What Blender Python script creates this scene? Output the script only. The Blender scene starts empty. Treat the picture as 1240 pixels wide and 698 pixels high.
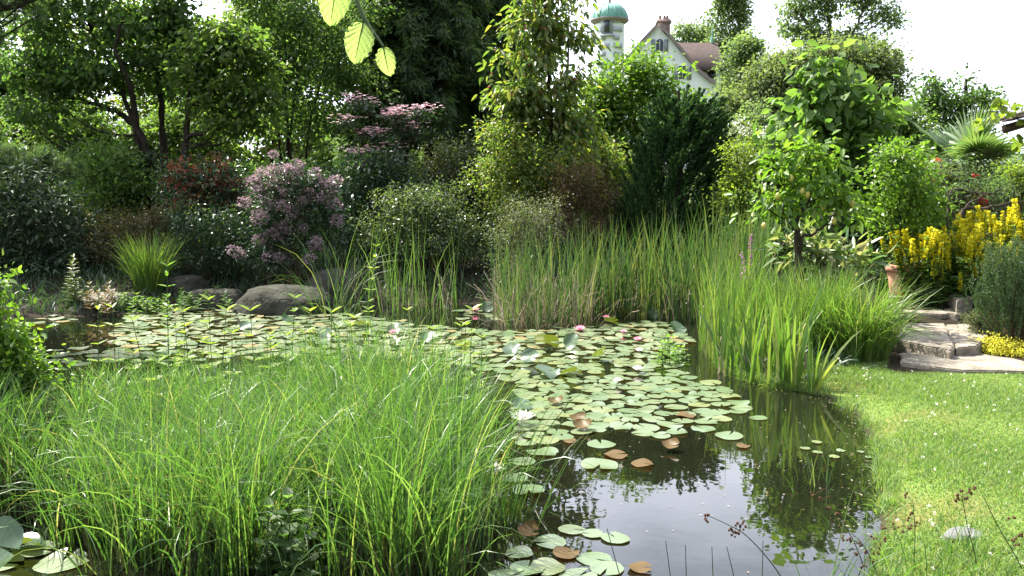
import bpy, bmesh, math, random, zlib
import numpy as np
from mathutils import Vector, Matrix, noise as mnoise
R = math.radians
sc = bpy.context.scene
COL = sc.collection

# ------------------------------------------------------------------ camera
HC = 1.7                     # eye height over the water
FP = 1068.0                  # focal length in photo pixels (1240 wide)
PITCH = R(6.1)
cam_d = bpy.data.cameras.new('camera'); cam = bpy.data.objects.new('camera', cam_d); COL.objects.link(cam)
cam_d.sensor_width = 36; cam_d.lens = FP / 1240 * 36
cam_d.clip_start = 0.05; cam_d.clip_end = 3000
cam.location = (0, 0, HC); cam.rotation_euler = (R(90) - PITCH, 0, 0)
sc.camera = cam

# ------------------------------------------------------------------ light
SUN_EL, SUN_AZ = R(53), R(-46)          # azimuth from +Y towards +X
S = Vector((math.sin(SUN_AZ) * math.cos(SUN_EL), math.cos(SUN_AZ) * math.cos(SUN_EL), math.sin(SUN_EL)))
sl = bpy.data.lights.new('sun', 'SUN'); sl.energy = 5.0; sl.angle = R(0.5); sl.color = (1, .95, .85)
so = bpy.data.objects.new('sun', sl); COL.objects.link(so)
so.rotation_euler = (-S).to_track_quat('-Z', 'Y').to_euler()
W = bpy.data.worlds.new('World'); sc.world = W; W.use_nodes = True
nt = W.node_tree; nt.nodes.clear()
def nn(t, kind, **kw):
    n = t.nodes.new(kind)
    for k, v in kw.items(): setattr(n, k, v)
    return n
out = nn(nt, 'ShaderNodeOutputWorld'); bg = nn(nt, 'ShaderNodeBackground'); bg.inputs[1].default_value = 0.068
sky = nn(nt, 'ShaderNodeTexSky', sky_type='NISHITA', sun_disc=False)
sky.sun_elevation = SUN_EL; sky.sun_rotation = SUN_AZ
sky.air_density = 1.0; sky.dust_density = 2.5; sky.ozone_density = 1.0
tc = nn(nt, 'ShaderNodeTexCoord'); mp = nn(nt, 'ShaderNodeMapping'); mp.inputs['Scale'].default_value = (1.6, 1.6, 3.6)
mp.inputs['Location'].default_value = (.3, 1.1, .4)
n1 = nn(nt, 'ShaderNodeTexNoise'); n1.inputs['Scale'].default_value = 1.5; n1.inputs['Detail'].default_value = 6; n1.inputs['Roughness'].default_value = .5
cr = nn(nt, 'ShaderNodeValToRGB'); cr.color_ramp.elements[0].position = .36; cr.color_ramp.elements[1].position = .62
cr.color_ramp.elements[0].color = (.35, .35, .35, 1)
mx = nn(nt, 'ShaderNodeMix', data_type='RGBA')
L = nt.links.new
# clouds are much brighter towards the sun than on the far side of the sky
dp = nn(nt, 'ShaderNodeVectorMath', operation='DOT_PRODUCT'); dp.inputs[1].default_value = S
mr = nn(nt, 'ShaderNodeMapRange', interpolation_type='SMOOTHSTEP'); mr.inputs[1].default_value = -.2; mr.inputs[2].default_value = .95; mr.inputs[3].default_value = .2; mr.inputs[4].default_value = 1.0
vs_ = nn(nt, 'ShaderNodeVectorMath', operation='SCALE'); vs_.inputs[0].default_value = (16.5, 17.3, 20)
L(tc.outputs['Generated'], dp.inputs[0]); L(dp.outputs['Value'], mr.inputs[0]); L(mr.outputs[0], vs_.inputs['Scale']); L(vs_.outputs[0], mx.inputs['B'])
L(tc.outputs['Generated'], mp.inputs[0]); L(mp.outputs[0], n1.inputs['Vector']); L(n1.outputs[0], cr.inputs[0])
L(cr.outputs[0], mx.inputs['Factor']); L(sky.outputs[0], mx.inputs['A']); L(mx.outputs['Result'], bg.inputs[0]); L(bg.outputs[0], out.inputs[0])
sc.view_settings.view_transform = 'Standard'; sc.view_settings.look = 'None'
sc.view_settings.gamma = 1; sc.view_settings.use_curve_mapping = False
sc.view_settings.exposure = 1.9
sc.render.engine = 'CYCLES'
cy = sc.cycles
cy.max_bounces = 8; cy.diffuse_bounces = 3; cy.glossy_bounces = 3; cy.transmission_bounces = 5; cy.transparent_max_bounces = 4
cy.use_denoising = True; cy.caustics_reflective = False; cy.caustics_refractive = False
cy.sample_clamp_indirect = 6

# ------------------------------------------------------------------ photo <-> world
def ray(px, py):
    x = (px - 620) / FP; u = -(py - 349) / FP
    c, s = math.cos(PITCH), math.sin(PITCH)
    return np.array((x, c + u * s, -s + u * c))
def P(px, py, D):
    d = ray(px, py); return np.array((0, 0, HC)) + d * (D / d[1])
def G(px, py, z=0.0):
    d = ray(px, py); return np.array((0, 0, HC)) + d * ((z - HC) / d[2])

# ------------------------------------------------------------------ terrain function
SHORE = [(1075, 760), (1062, 698), (1066, 640), (1064, 585), (1058, 540), (1040, 505), (1010, 485), (975, 474), (935, 470), (905, 462),
         (880, 452), (862, 436)]
FAR = [(858, 418), (905, 396), (860, 386), (760, 381), (700, 373), (560, 368), (430, 374), (290, 371), (230, 374), (130, 384), (20, 384), (-90, 392)]
POND = [tuple(G(*p)[:2]) for p in SHORE + FAR] + [(-8.6, 11.0), (-7.4, 8.5), (-4.6, 7.0), (-3.0, 6.1), (-2.55, 5.0), (-2.7, 3.7), (-2.3, 2.85), (0, 2.6), (1.0, 2.75)]
POND = np.array(POND)
def sdist(xy):
    """signed distance to the pond outline, negative inside"""
    xy = np.asarray(xy, float); a = POND; b = np.roll(POND, -1, 0)
    best = np.full(len(xy), 1e9); inside = np.zeros(len(xy), bool)
    for p, q in zip(a, b):
        e = q - p; w = xy - p
        t = np.clip((w @ e) / (e @ e), 0, 1)
        best = np.minimum(best, np.linalg.norm(w - t[:, None] * e, axis=1))
        c = ((p[1] > xy[:, 1]) != (q[1] > xy[:, 1])) & (xy[:, 0] < (q[0] - p[0]) * (xy[:, 1] - p[1]) / (q[1] - p[1] + 1e-12) + p[0])
        inside ^= c
    return np.where(inside, -best, best)
def sstep(a, b, x):
    t = np.clip((x - a) / (b - a), 0, 1); return t * t * (3 - 2 * t)
def hgt(x, y):
    x = np.atleast_1d(np.asarray(x, float)); y = np.atleast_1d(np.asarray(y, float))
    d = sdist(np.stack([x, y], 1))
    h = np.where(d < 0, np.maximum(-.55, d * .9), .012 + .085 * sstep(0, .55, d))
    h = h + .28 * sstep(9.0, 11.2, y) * sstep(2.2, 3.6, x) * (d > 0)
    h = h + .35 * sstep(.1, 2.2, d) * sstep(9.5, 13, y) * (1 - sstep(1.2, 2.6, x))
    h = h + np.clip(y - 14, 0, 130) * .05
    h = h + .02 * np.sin(x * 2.1 + y) * np.sin(y * 1.7 - x * .6) * sstep(.3, 1.2, d)
    return h
def h1(x, y): return float(hgt(x, y)[0])

# ------------------------------------------------------------------ materials
def newmat(name):
    m = bpy.data.materials.new(name); m.use_nodes = True; t = m.node_tree; t.nodes.clear()
    o = nn(t, 'ShaderNodeOutputMaterial'); return m, t, o
def ramp(t, cols, interp='LINEAR'):
    r = nn(t, 'ShaderNodeValToRGB'); e = r.color_ramp.elements; r.color_ramp.interpolation = interp
    while len(e) < len(cols): e.new(.5)
    for i, c in enumerate(cols):
        if len(c) == 4: e[i].position = c[3]
        else: e[i].position = i / max(1, len(cols) - 1)
        e[i].color = (*c[:3], 1)
    return r
def leafmat(name, cols, trans=.45, rough=.45, spec=.5, tint=(1.55, 1.65, .75), under=None, mott=0.0):
    """two-sided leaf: colour varies from leaf to leaf, part of the light passes through"""
    cols = [(c[0], c[1], c[2] * 1.5 if c[2] < .35 * c[1] and c[1] > c[0] else c[2], *c[3:]) for c in cols]
    m, t, o = newmat(name); l = t.links.new
    g = nn(t, 'ShaderNodeNewGeometry'); r = ramp(t, cols); l(g.outputs['Random Per Island'], r.inputs[0])
    c = r.outputs[0]
    if mott:
        nz = nn(t, 'ShaderNodeTexNoise'); nz.inputs['Scale'].default_value = mott; nz.inputs['Detail'].default_value = 4
        tcn = nn(t, 'ShaderNodeTexCoord'); l(tcn.outputs['Object'], nz.inputs['Vector'])
        m3 = nn(t, 'ShaderNodeMix', data_type='RGBA', blend_type='MULTIPLY'); m3.inputs['Factor'].default_value = .8
        r3 = ramp(t, [(.62, .62, .6, .3), (1.15, 1.1, 1.05, .7)]); l(nz.outputs[0], r3.inputs[0])
        l(c, m3.inputs['A']); l(r3.outputs[0], m3.inputs['B']); c = m3.outputs['Result']
    if under:
        mu = nn(t, 'ShaderNodeMix', data_type='RGBA'); l(g.outputs['Backfacing'], mu.inputs['Factor']); l(c, mu.inputs['A'])
        mu.inputs['B'].default_value = (*under, 1); c = mu.outputs['Result']
    b = nn(t, 'ShaderNodeBsdfPrincipled'); l(c, b.inputs['Base Color']); b.inputs['Roughness'].default_value = rough
    b.inputs['Specular IOR Level'].default_value = spec
    tr = nn(t, 'ShaderNodeBsdfTranslucent'); mul = nn(t, 'ShaderNodeMix', data_type='RGBA', blend_type='MULTIPLY')
    mul.inputs['Factor'].default_value = 1; l(c, mul.inputs['A']); mul.inputs['B'].default_value = (*tint, 1); l(mul.outputs['Result'], tr.inputs[0])
    ms = nn(t, 'ShaderNodeMixShader'); ms.inputs[0].default_value = trans; l(b.outputs[0], ms.inputs[1]); l(tr.outputs[0], ms.inputs[2]); l(ms.outputs[0], o.inputs[0])
    return m
def solidmat(name, cols, scale=8, rough=.8, spec=.3, bump=.3, detail=8, stretch=(1, 1, 1), bscale=None, metallic=0):
    m, t, o = newmat(name); l = t.links.new
    tcn = nn(t, 'ShaderNodeTexCoord'); mpn = nn(t, 'ShaderNodeMapping'); mpn.inputs['Scale'].default_value = stretch
    l(tcn.outputs['Object'], mpn.inputs[0])
    nz = nn(t, 'ShaderNodeTexNoise'); nz.inputs['Scale'].default_value = scale; nz.inputs['Detail'].default_value = detail; nz.inputs['Roughness'].default_value = .65
    l(mpn.outputs[0], nz.inputs['Vector'])
    n = len(cols); r = ramp(t, [(*c[:3], .3 + .4 * i / max(1, n - 1)) for i, c in enumerate(cols)]); l(nz.outputs[0], r.inputs[0])
    b = nn(t, 'ShaderNodeBsdfPrincipled'); l(r.outputs[0], b.inputs['Base Color']); b.inputs['Roughness'].default_value = rough
    b.inputs['Specular IOR Level'].default_value = spec; b.inputs['Metallic'].default_value = metallic
    if bump:
        bm_ = nn(t, 'ShaderNodeBump'); bm_.inputs['Strength'].default_value = bump; bm_.inputs['Distance'].default_value = .03
        n2 = nn(t, 'ShaderNodeTexNoise'); n2.inputs['Scale'].default_value = bscale or scale * 3; n2.inputs['Detail'].default_value = 8
        l(mpn.outputs[0], n2.inputs['Vector']); l(n2.outputs[0], bm_.inputs['Height']); l(bm_.outputs[0], b.inputs['Normal'])
    l(b.outputs[0], o.inputs[0]); return m

M = {}
# foliage base colours, far leaves aside, stay in the real-world 0.03-0.15 range
M['bark_dark'] = solidmat('bark_dark', [(.02, .016, .012), (.06, .048, .036)], 9, .95, .1, .8, stretch=(3, 3, .6))
M['bark_grey'] = solidmat('bark_grey', [(.05, .04, .03), (.13, .11, .085)], 9, .95, .1, .8, stretch=(3, 3, .6))
M['twig'] = solidmat('twig', [(.06, .045, .025), (.12, .09, .05)], 20, .9, .1, 0)
M['mid'] = leafmat('leaf_mid_green', [(.042, .085, .018), (.07, .125, .025), (.1, .16, .032)], .6, .5, .25)
M['midwarm'] = leafmat('leaf_warm_green', [(.05, .095, .018), (.085, .14, .024), (.13, .18, .03)], .62, .5, .25)
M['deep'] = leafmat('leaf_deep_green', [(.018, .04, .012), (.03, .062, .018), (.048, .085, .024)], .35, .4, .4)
M['far'] = leafmat('leaf_far_olive_haze', [(.085, .12, .05), (.11, .15, .06), (.14, .17, .075)], .5, .6, .3)  # olive leaf colour lightened to stand in for distance haze
M['farlight'] = leafmat('leaf_far_haze', [(.09, .135, .065), (.115, .165, .08), (.145, .19, .095)], .55, .6, .3)  # haze over the distant trees is mixed into this paler green
M['yellowgreen'] = leafmat('leaf_yellow_green', [(.065, .115, .018), (.1, .16, .024), (.14, .19, .03), (.2, .19, .05)], .55, .4, .45)
M['bright'] = leafmat('leaf_bright_green', [(.07, .14, .012), (.1, .19, .016), (.15, .22, .024)], .5, .42, .4)
M['lime'] = leafmat('leaf_lime', [(.1, .16, .016), (.15, .21, .022), (.2, .25, .03)], .5, .45, .4)
M['conifer'] = leafmat('conifer_needles', [(.036, .072, .022), (.06, .1, .028), (.09, .135, .04)], .5, .6, .25)
M['juniper'] = leafmat('juniper_scales', [(.015, .04, .010), (.027, .062, .014), (.05, .1, .02)], .25, .65, .15)
M['rhodo'] = leafmat('rhododendron_leaf', [(.02, .036, .018), (.032, .055, .028), (.05, .075, .035)], .15, .6, .18)
M['glossy'] = leafmat('glossy_light_leaf', [(.06, .12, .02), (.09, .16, .028), (.13, .2, .035)], .55, .5, .3)
M['greygreen'] = leafmat('grey_green_leaf', [(.05, .07, .03), (.08, .1, .045), (.12, .14, .07)], .4, .5, .35)
M['cream'] = leafmat('cream_edged_leaf', [(.05, .08, .02), (.08, .12, .035), (.16, .2, .07)], .42, .4, .45)
M['brown'] = leafmat('brownish_leaf', [(.05, .05, .022), (.085, .08, .035), (.12, .1, .05)], .4, .55, .3)
M['reddish'] = leafmat('reddish_leaf', [(.06, .05, .025), (.1, .07, .035), (.13, .075, .04)], .4, .55, .3)
M['redtip'] = leafmat('red_young_leaf', [(.16, .045, .025), (.26, .075, .04), (.3, .13, .07)], .4, .45, .4, (1.3, 1, .8))
M['pinkfl'] = leafmat('pink_petal', [(.23, .15, .18), (.32, .23, .25), (.44, .36, .37)], .3, .6, .2, (1.1, .95, 1))
M['dogpink'] = leafmat('dogwood_bract', [(.66, .4, .44), (.76, .54, .56), (.82, .68, .67)], .35, .6, .2, (1.1, .95, 1))
M['whitefl'] = leafmat('white_petal', [(.7, .7, .62), (.8, .8, .74)], .35, .6, .2, (1, 1, .95))
M['yellowfl'] = leafmat('yellow_petal', [(.56, .51, .012), (.65, .6, .02), (.72, .69, .04)], .35, .6, .2, (1, .95, .6))
M['sedum'] = leafmat('sedum_yellow', [(.55, .5, .03), (.68, .62, .05), (.45, .5, .05)], .3, .6, .2, (1, 1, .6))
M['redfl'] = leafmat('red_petal', [(.6, .02, .04), (.7, .06, .08)], .3, .5, .3, (1, .8, .8))
M['purplefl'] = leafmat('purple_petal', [(.45, .14, .4), (.55, .22, .5)], .3, .5, .3, (1, .8, 1))
M['grass'] = leafmat('sedge_blade', [(.03, .08, .012, 0), (.06, .13, .018, .4), (.095, .18, .028, .78), (.16, .23, .045, .96), (.3, .26, .13, 1)], .44, .38, .5)
M['reed'] = leafmat('reed_blade', [(.026, .065, .014), (.046, .095, .02), (.072, .128, .026), (.16, .17, .06)], .4, .38, .45)
M['iris'] = leafmat('iris_blade', [(.05, .11, .014), (.08, .155, .02), (.12, .195, .026), (.18, .21, .04)], .45, .4, .45)
M['dry'] = leafmat('dry_stalk', [(.2, .16, .1), (.32, .27, .18), (.42, .37, .27)], .2, .7, .2, (1, .95, .8))
M['lawn'] = leafmat('lawn_blade', [(.07, .15, .025), (.11, .19, .03), (.15, .23, .04), (.22, .23, .07)], .4, .5, .3)
M['lemon'] = solidmat('lemon_skin', [(.42, .34, .08), (.5, .42, .11)], 30, .45, .4, .2)
M['pad'] = leafmat('lily_pad', [(.08, .13, .055, 0), (.125, .175, .085, .3), (.16, .205, .11, .6), (.2, .23, .125, .88), (.24, .2, .085, .97)], .12, .3, 1.0, under=(.12, .1, .03), mott=7)
def pad_detail(m, rnd):
    """ribs that fan out from the stalk, browned patches along the rim, hue that differs from pad to pad"""
    t = m.node_tree; l = t.links.new; b = [q for q in t.nodes if q.type == 'BSDF_PRINCIPLED'][0]; src = b.inputs['Base Color'].links[0].from_socket
    tcn = nn(t, 'ShaderNodeTexCoord'); sp = nn(t, 'ShaderNodeSeparateXYZ'); l(tcn.outputs['Object'], sp.inputs[0])
    at_ = nn(t, 'ShaderNodeMath', operation='ARCTAN2'); l(sp.outputs[1], at_.inputs[0]); l(sp.outputs[0], at_.inputs[1])
    ml = nn(t, 'ShaderNodeMath', operation='MULTIPLY'); ml.inputs[1].default_value = 17; l(at_.outputs[0], ml.inputs[0]); sn = nn(t, 'ShaderNodeMath', operation='SINE'); l(ml.outputs[0], sn.inputs[0])
    rb = ramp(t, [(0, 0, 0, .93), (.35, .35, .35, 1)]); l(sn.outputs[0], rb.inputs[0]); m1 = nn(t, 'ShaderNodeMix', data_type='RGBA'); l(rb.outputs[0], m1.inputs['Factor']); l(src, m1.inputs['A']); m1.inputs['B'].default_value = (.24, .27, .14, 1)
    oi = nn(t, 'ShaderNodeObjectInfo'); nz = nn(t, 'ShaderNodeTexNoise', noise_dimensions='4D'); nz.inputs['Scale'].default_value = 1.6; nz.inputs['Detail'].default_value = 5; mw = nn(t, 'ShaderNodeMath', operation='MULTIPLY'); mw.inputs[1].default_value = 37; l(oi.outputs['Random'], mw.inputs[0]); l(mw.outputs[0], nz.inputs['W']); l(tcn.outputs['Object'], nz.inputs['Vector'])
    ln = nn(t, 'ShaderNodeVectorMath', operation='LENGTH'); l(tcn.outputs['Object'], ln.inputs[0]); ad = nn(t, 'ShaderNodeMath', operation='MULTIPLY_ADD'); ad.inputs[1].default_value = .62; l(nz.outputs[0], ad.inputs[0]); l(ln.outputs['Value'], ad.inputs[2])
    re = ramp(t, [(0, 0, 0, .0), (0, 0, 0, .66), (1, 1, 1, .74)]); dv = nn(t, 'ShaderNodeMath', operation='MULTIPLY'); dv.inputs[1].default_value = .5; l(ad.outputs[0], dv.inputs[0]); l(dv.outputs[0], re.inputs[0])
    m2 = nn(t, 'ShaderNodeMix', data_type='RGBA'); l(re.outputs[0], m2.inputs['Factor']); l(m1.outputs['Result'], m2.inputs['A']); m2.inputs['B'].default_value = (.17, .11, .035, 1)
    rh = ramp(t, [(.72, .82, .7, 0), (1, 1, 1, .4), (1.05, 1, .95, .75), (1.25, 1.05, .75, 1)]); l(oi.outputs['Random'], rh.inputs[0]); m3 = nn(t, 'ShaderNodeMix', data_type='RGBA', blend_type='MULTIPLY'); m3.inputs['Factor'].default_value = 1; l(m2.outputs['Result'], m3.inputs['A']); l(rh.outputs[0], m3.inputs['B']); l(m3.outputs['Result'], b.inputs['Base Color'])
M['farpad'] = M['pad'].copy(); pad_detail(M['pad'], 1)
M['padred'] = leafmat('lily_pad_old', [(.10, .085, .028), (.1, .05, .016), (.11, .125, .045)], .2, .5, .2, under=(.1, .035, .01), mott=9)
M['paddark'] = leafmat('lily_pad_raised', [(.05, .1, .03), (.08, .13, .04)], .3, .28, .6, under=(.09, .11, .02), mott=8)
M['lilypink'] = leafmat('lily_pink', [(.72, .2, .32), (.78, .36, .45), (.82, .55, .6)], .35, .5, .3, (1.05, .9, .95))
M['lilywhite'] = leafmat('lily_white', [(.8, .78, .74), (.82, .76, .74)], .35, .5, .3, (1, .97, .95))
M['stamen'] = solidmat('stamen_yellow', [(.7, .45, .03), (.8, .55, .05)], 40, .6, .2, 0)
M['rock'] = solidmat('rock', [(.016, .016, .012), (.034, .034, .024), (.06, .057, .046)], 5, .95, .15, 1.0, bscale=18)
M['slab'] = solidmat('slab_stone', [(.09, .075, .055), (.19, .165, .13), (.3, .27, .22)], 4, .9, .25, .8, bscale=22)
M['stonew'] = solidmat('pale_stone', [(.075, .075, .072), (.15, .15, .145)], 6, .85, .3, .3)
M['terracotta'] = solidmat('terracotta', [(.42, .2, .12), (.55, .3, .2)], 6, .85, .2, .15)
M['plaster'] = solidmat('white_plaster', [(.62, .64, .68), (.76, .78, .8)], .6, .9, .2, .1)
M['quoin'] = solidmat('grey_quoin', [(.3, .31, .36), (.4, .41, .46)], 1.5, .9, .2, .2)
M['shutter'] = solidmat('grey_shutter', [(.18, .2, .23), (.26, .28, .3)], 3, .7, .3, .1)
M['copper'] = solidmat('copper_patina', [(.07, .2, .16), (.14, .32, .25)], 1.2, .6, .4, .15, stretch=(1, 1, .2))
M['tile'] = solidmat('roof_tile', [(.03, .02, .018), (.06, .042, .036)], 2.2, .9, .2, .5, stretch=(1, 1, 3))
M['brick'] = solidmat('chimney_brick', [(.14, .09, .075), (.26, .19, .17)], 3, .9, .2, .4)
M['woodgrey'] = solidmat('grey_fascia', [(.16, .13, .13), (.25, .21, .2)], 3, .8, .2, .2)
M['eave'] = solidmat('dark_eave_wood', [(.05, .03, .02), (.1, .06, .045)], 5, .8, .2, .3, stretch=(1, 6, 6))
M['metal'] = solidmat('grey_metal', [(.3, .32, .32), (.4, .42, .42)], 4, .5, .5, 0)
M['seed'] = solidmat('seed_head', [(.055, .026, .016), (.11, .055, .03)], 60, .9, .15, .4)
M['stem'] = leafmat('green_stem', [(.05, .09, .02), (.08, .12, .03)], .1, .5, .3)
M['stemdark'] = leafmat('olive_stem', [(.035, .05, .016), (.055, .07, .02)], .1, .5, .3)
m, t, o = newmat('window_glass'); b = nn(t, 'ShaderNodeBsdfPrincipled'); b.inputs['Base Color'].default_value = (.03, .035, .045, 1)
b.inputs['Roughness'].default_value = .08; t.links.new(b.outputs[0], o.inputs[0]); M['glass'] = m
# water: dark pond water under a mirror film with faint ripples
m, t, o = newmat('pond_water'); l = t.links.new
b = nn(t, 'ShaderNodeBsdfPrincipled'); b.inputs['Base Color'].default_value = (.006, .007, .0035, 1)
b.inputs['Roughness'].default_value = .015; b.inputs['IOR'].default_value = 1.58
tcn = nn(t, 'ShaderNodeTexCoord'); nz = nn(t, 'ShaderNodeTexNoise'); nz.inputs['Scale'].default_value = 3.2; nz.inputs['Detail'].default_value = 3
bu = nn(t, 'ShaderNodeBump'); bu.inputs['Strength'].default_value = .03; bu.inputs['Distance'].default_value = .05
l(tcn.outputs['Object'], nz.inputs['Vector']); l(nz.outputs[0], bu.inputs['Height']); l(bu.outputs[0], b.inputs['Normal']); l(b.outputs[0], o.inputs[0])
M['water'] = m
# ground: soil and grass by an attribute that marks where the lawn grows
m, t, o = newmat('ground_soil_and_grass'); l = t.links.new
at = nn(t, 'ShaderNodeAttribute', attribute_name='lawn'); tcn = nn(t, 'ShaderNodeTexCoord')
nz = nn(t, 'ShaderNodeTexNoise'); nz.inputs['Scale'].default_value = 1.7; nz.inputs['Detail'].default_value = 10; l(tcn.outputs['Object'], nz.inputs['Vector'])
nf = nn(t, 'ShaderNodeTexNoise'); nf.inputs['Scale'].default_value = 45; nf.inputs['Detail'].default_value = 6; l(tcn.outputs['Object'], nf.inputs['Vector'])
rs = ramp(t, [(.011, .009, .006, .3), (.026, .02, .012, .55), (.026, .034, .012, .75)]); l(nz.outputs[0], rs.inputs[0])
rg = ramp(t, [(.06, .11, .02, .3), (.1, .155, .03, .5), (.15, .145, .045, .7)]); l(nf.outputs[0], rg.inputs[0])
as_ = nn(t, 'ShaderNodeAttribute', attribute_name='shore'); rsn = ramp(t, [(0, 0, 0, .45), (.7, .7, .7, .66)]); l(nz.outputs[0], rsn.inputs[0]); mm = nn(t, 'ShaderNodeMath', operation='MULTIPLY'); l(as_.outputs['Fac'], mm.inputs[0]); l(rsn.outputs[0], mm.inputs[1])
msn = nn(t, 'ShaderNodeMix', data_type='RGBA'); l(mm.outputs[0], msn.inputs['Factor']); l(rg.outputs[0], msn.inputs['A']); msn.inputs['B'].default_value = (.14, .085, .04, 1); rg = msn
mg = nn(t, 'ShaderNodeMix', data_type='RGBA'); l(at.outputs['Fac'], mg.inputs['Factor']); l(rs.outputs[0], mg.inputs['A']); l(rg.outputs['Result'], mg.inputs['B'])
b = nn(t, 'ShaderNodeBsdfPrincipled'); b.inputs['Roughness'].default_value = .95; b.inputs['Specular IOR Level'].default_value = .1; l(mg.outputs['Result'], b.inputs['Base Color'])
bu = nn(t, 'ShaderNodeBump'); bu.inputs['Strength'].default_value = .6; bu.inputs['Distance'].default_value = .03; l(nf.outputs[0], bu.inputs['Height']); l(bu.outputs[0], b.inputs['Normal'])
l(b.outputs[0], o.inputs[0]); M['ground'] = m

# ------------------------------------------------------------------ mesh buffer
class Buf:
    def __init__(s): s.V = []; s.F = []; s.n = 0; s.uv = []
    def add(s, v, f):
        v = np.asarray(v, float).reshape(-1, 3); f = np.asarray(f, np.int64)
        if len(v) == 0 or len(f) == 0: return
        s.V.append(v); s.F.append(f + s.n); s.n += len(v)
    def mesh(s, name, origin=(0, 0, 0), smooth=False):
        me = bpy.data.meshes.new(name)
        V = np.concatenate(s.V) - np.asarray(origin, float)
        me.vertices.add(len(V)); me.vertices.foreach_set('co', V.astype(np.float32).ravel())
        li = np.concatenate([f.ravel() for f in s.F]).astype(np.int32)
        tot = np.concatenate([np.full(len(f), f.shape[1], np.int32) for f in s.F])
        st = np.concatenate([[0], np.cumsum(tot)[:-1]]).astype(np.int32)
        me.loops.add(len(li)); me.loops.foreach_set('vertex_index', li)
        me.polygons.add(len(tot)); me.polygons.foreach_set('loop_start', st); me.polygons.foreach_set('loop_total', tot)
        if smooth: me.polygons.foreach_set('use_smooth', np.ones(len(tot), bool))
        me.update(calc_edges=True); return me
    def build(s, name, mat, parent=None, origin=(0, 0, 0), smooth=False):
        me = s.mesh(name, origin, smooth); me.materials.append(mat)
        return put(name, me, parent, origin if parent is None else None)
def put(name, me, parent=None, loc=None):
    o = bpy.data.objects.new(name, me); COL.objects.link(o)
    if parent is not None: o.parent = parent
    if loc is not None: o.location = loc
    return o
def tag(o, label=None, cat=None, group=None, kind=None):
    if label: o['label'] = label
    if cat: o['category'] = cat
    if group: o['group'] = group
    if kind: o['kind'] = kind
    return o
def thing(name, label, cat, loc, group=None):
    o = bpy.data.objects.new(name, None); COL.objects.link(o); o.location = loc; o.empty_display_size = .1
    return tag(o, label, cat, group)
def rng_of(s): return np.random.default_rng(zlib.crc32(s.encode()))
def nrm(v): return v / np.maximum(np.linalg.norm(v, axis=-1, keepdims=True), 1e-9)

def leaves(buf, C, A, N, Ln, Wd, fold=.18, bend=.12, shape='hex'):
    C = np.asarray(C, float); A = nrm(A); S_ = nrm(np.cross(A, N)); N = np.cross(S_, A); n = len(C)
    Ln = np.broadcast_to(Ln, n)[:, None]; Wd = np.broadcast_to(Wd, n)[:, None]
    if shape == 'quad':
        v = np.stack([C, C + A * .45 * Ln + S_ * .5 * Wd + N * fold * Wd, C + A * Ln - N * bend * Ln, C + A * .45 * Ln - S_ * .5 * Wd + N * fold * Wd], 1)
        buf.add(v, np.arange(n)[:, None] * 4 + np.array([[0, 1, 2, 3]])); return
    v = np.stack([C,
                  C + A * .28 * Ln + S_ * .46 * Wd + N * fold * Wd,
                  C + A * .66 * Ln + S_ * .4 * Wd + N * (fold * .8 * Wd - bend * .45 * Ln),
                  C + A * Ln - N * bend * Ln,
                  C + A * .66 * Ln - S_ * .4 * Wd + N * (fold * .8 * Wd - bend * .45 * Ln),
                  C + A * .28 * Ln - S_ * .46 * Wd + N * fold * Wd], 1)
    i = np.arange(n)[:, None] * 6
    buf.add(v, np.concatenate([i + np.array([[0, 1, 2, 3]]), i + np.array([[0, 3, 4, 5]])]))

def blades(buf, base, h, w, az, th0, th1, seg=5, twist=None, power=1.5, tipw=.06):
    base = np.asarray(base, float); n = len(base)
    h, w, az, th0, th1 = [np.broadcast_to(np.asarray(q, float), n) for q in (h, w, az, th0, th1)]
    t = np.linspace(0, 1, seg + 1)
    th = th0[:, None] + th1[:, None] * t[None, :] ** power
    ds = (h / seg)[:, None]
    thm = (th[:, 1:] + th[:, :-1]) / 2
    r = np.concatenate([np.zeros((n, 1)), np.cumsum(np.sin(thm) * ds, 1)], 1)
    z = np.concatenate([np.zeros((n, 1)), np.cumsum(np.cos(thm) * ds, 1)], 1)
    ca, sa = np.cos(az)[:, None], np.sin(az)[:, None]
    p = np.stack([base[:, :1] + r * ca, base[:, 1:2] + r * sa, base[:, 2:3] + z], 2)
    side = np.stack([-sa * np.ones_like(t), ca * np.ones_like(t), np.zeros((n, seg + 1))], 2)
    nor = np.stack([-np.cos(th) * ca, -np.cos(th) * sa, np.sin(th)], 2)
    tw = (np.zeros(n) if twist is None else np.broadcast_to(twist, n))[:, None, None]
    sd = side * np.cos(tw) + nor * np.sin(tw)
    prof = np.minimum(1, .65 + t * 1.2) * np.maximum(tipw, (1 - t ** 2.2))
    half = sd * (w[:, None] * prof[None, :] / 2)[:, :, None]
    v = np.stack([p - half, p + half], 2).reshape(-1, 3)
    k = np.arange(seg)[None, :] * 2 + np.arange(n)[:, None] * 2 * (seg + 1)
    f = np.stack([k, k + 1, k + 3, k + 2], 2).reshape(-1, 4)
    buf.add(v, f)

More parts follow.
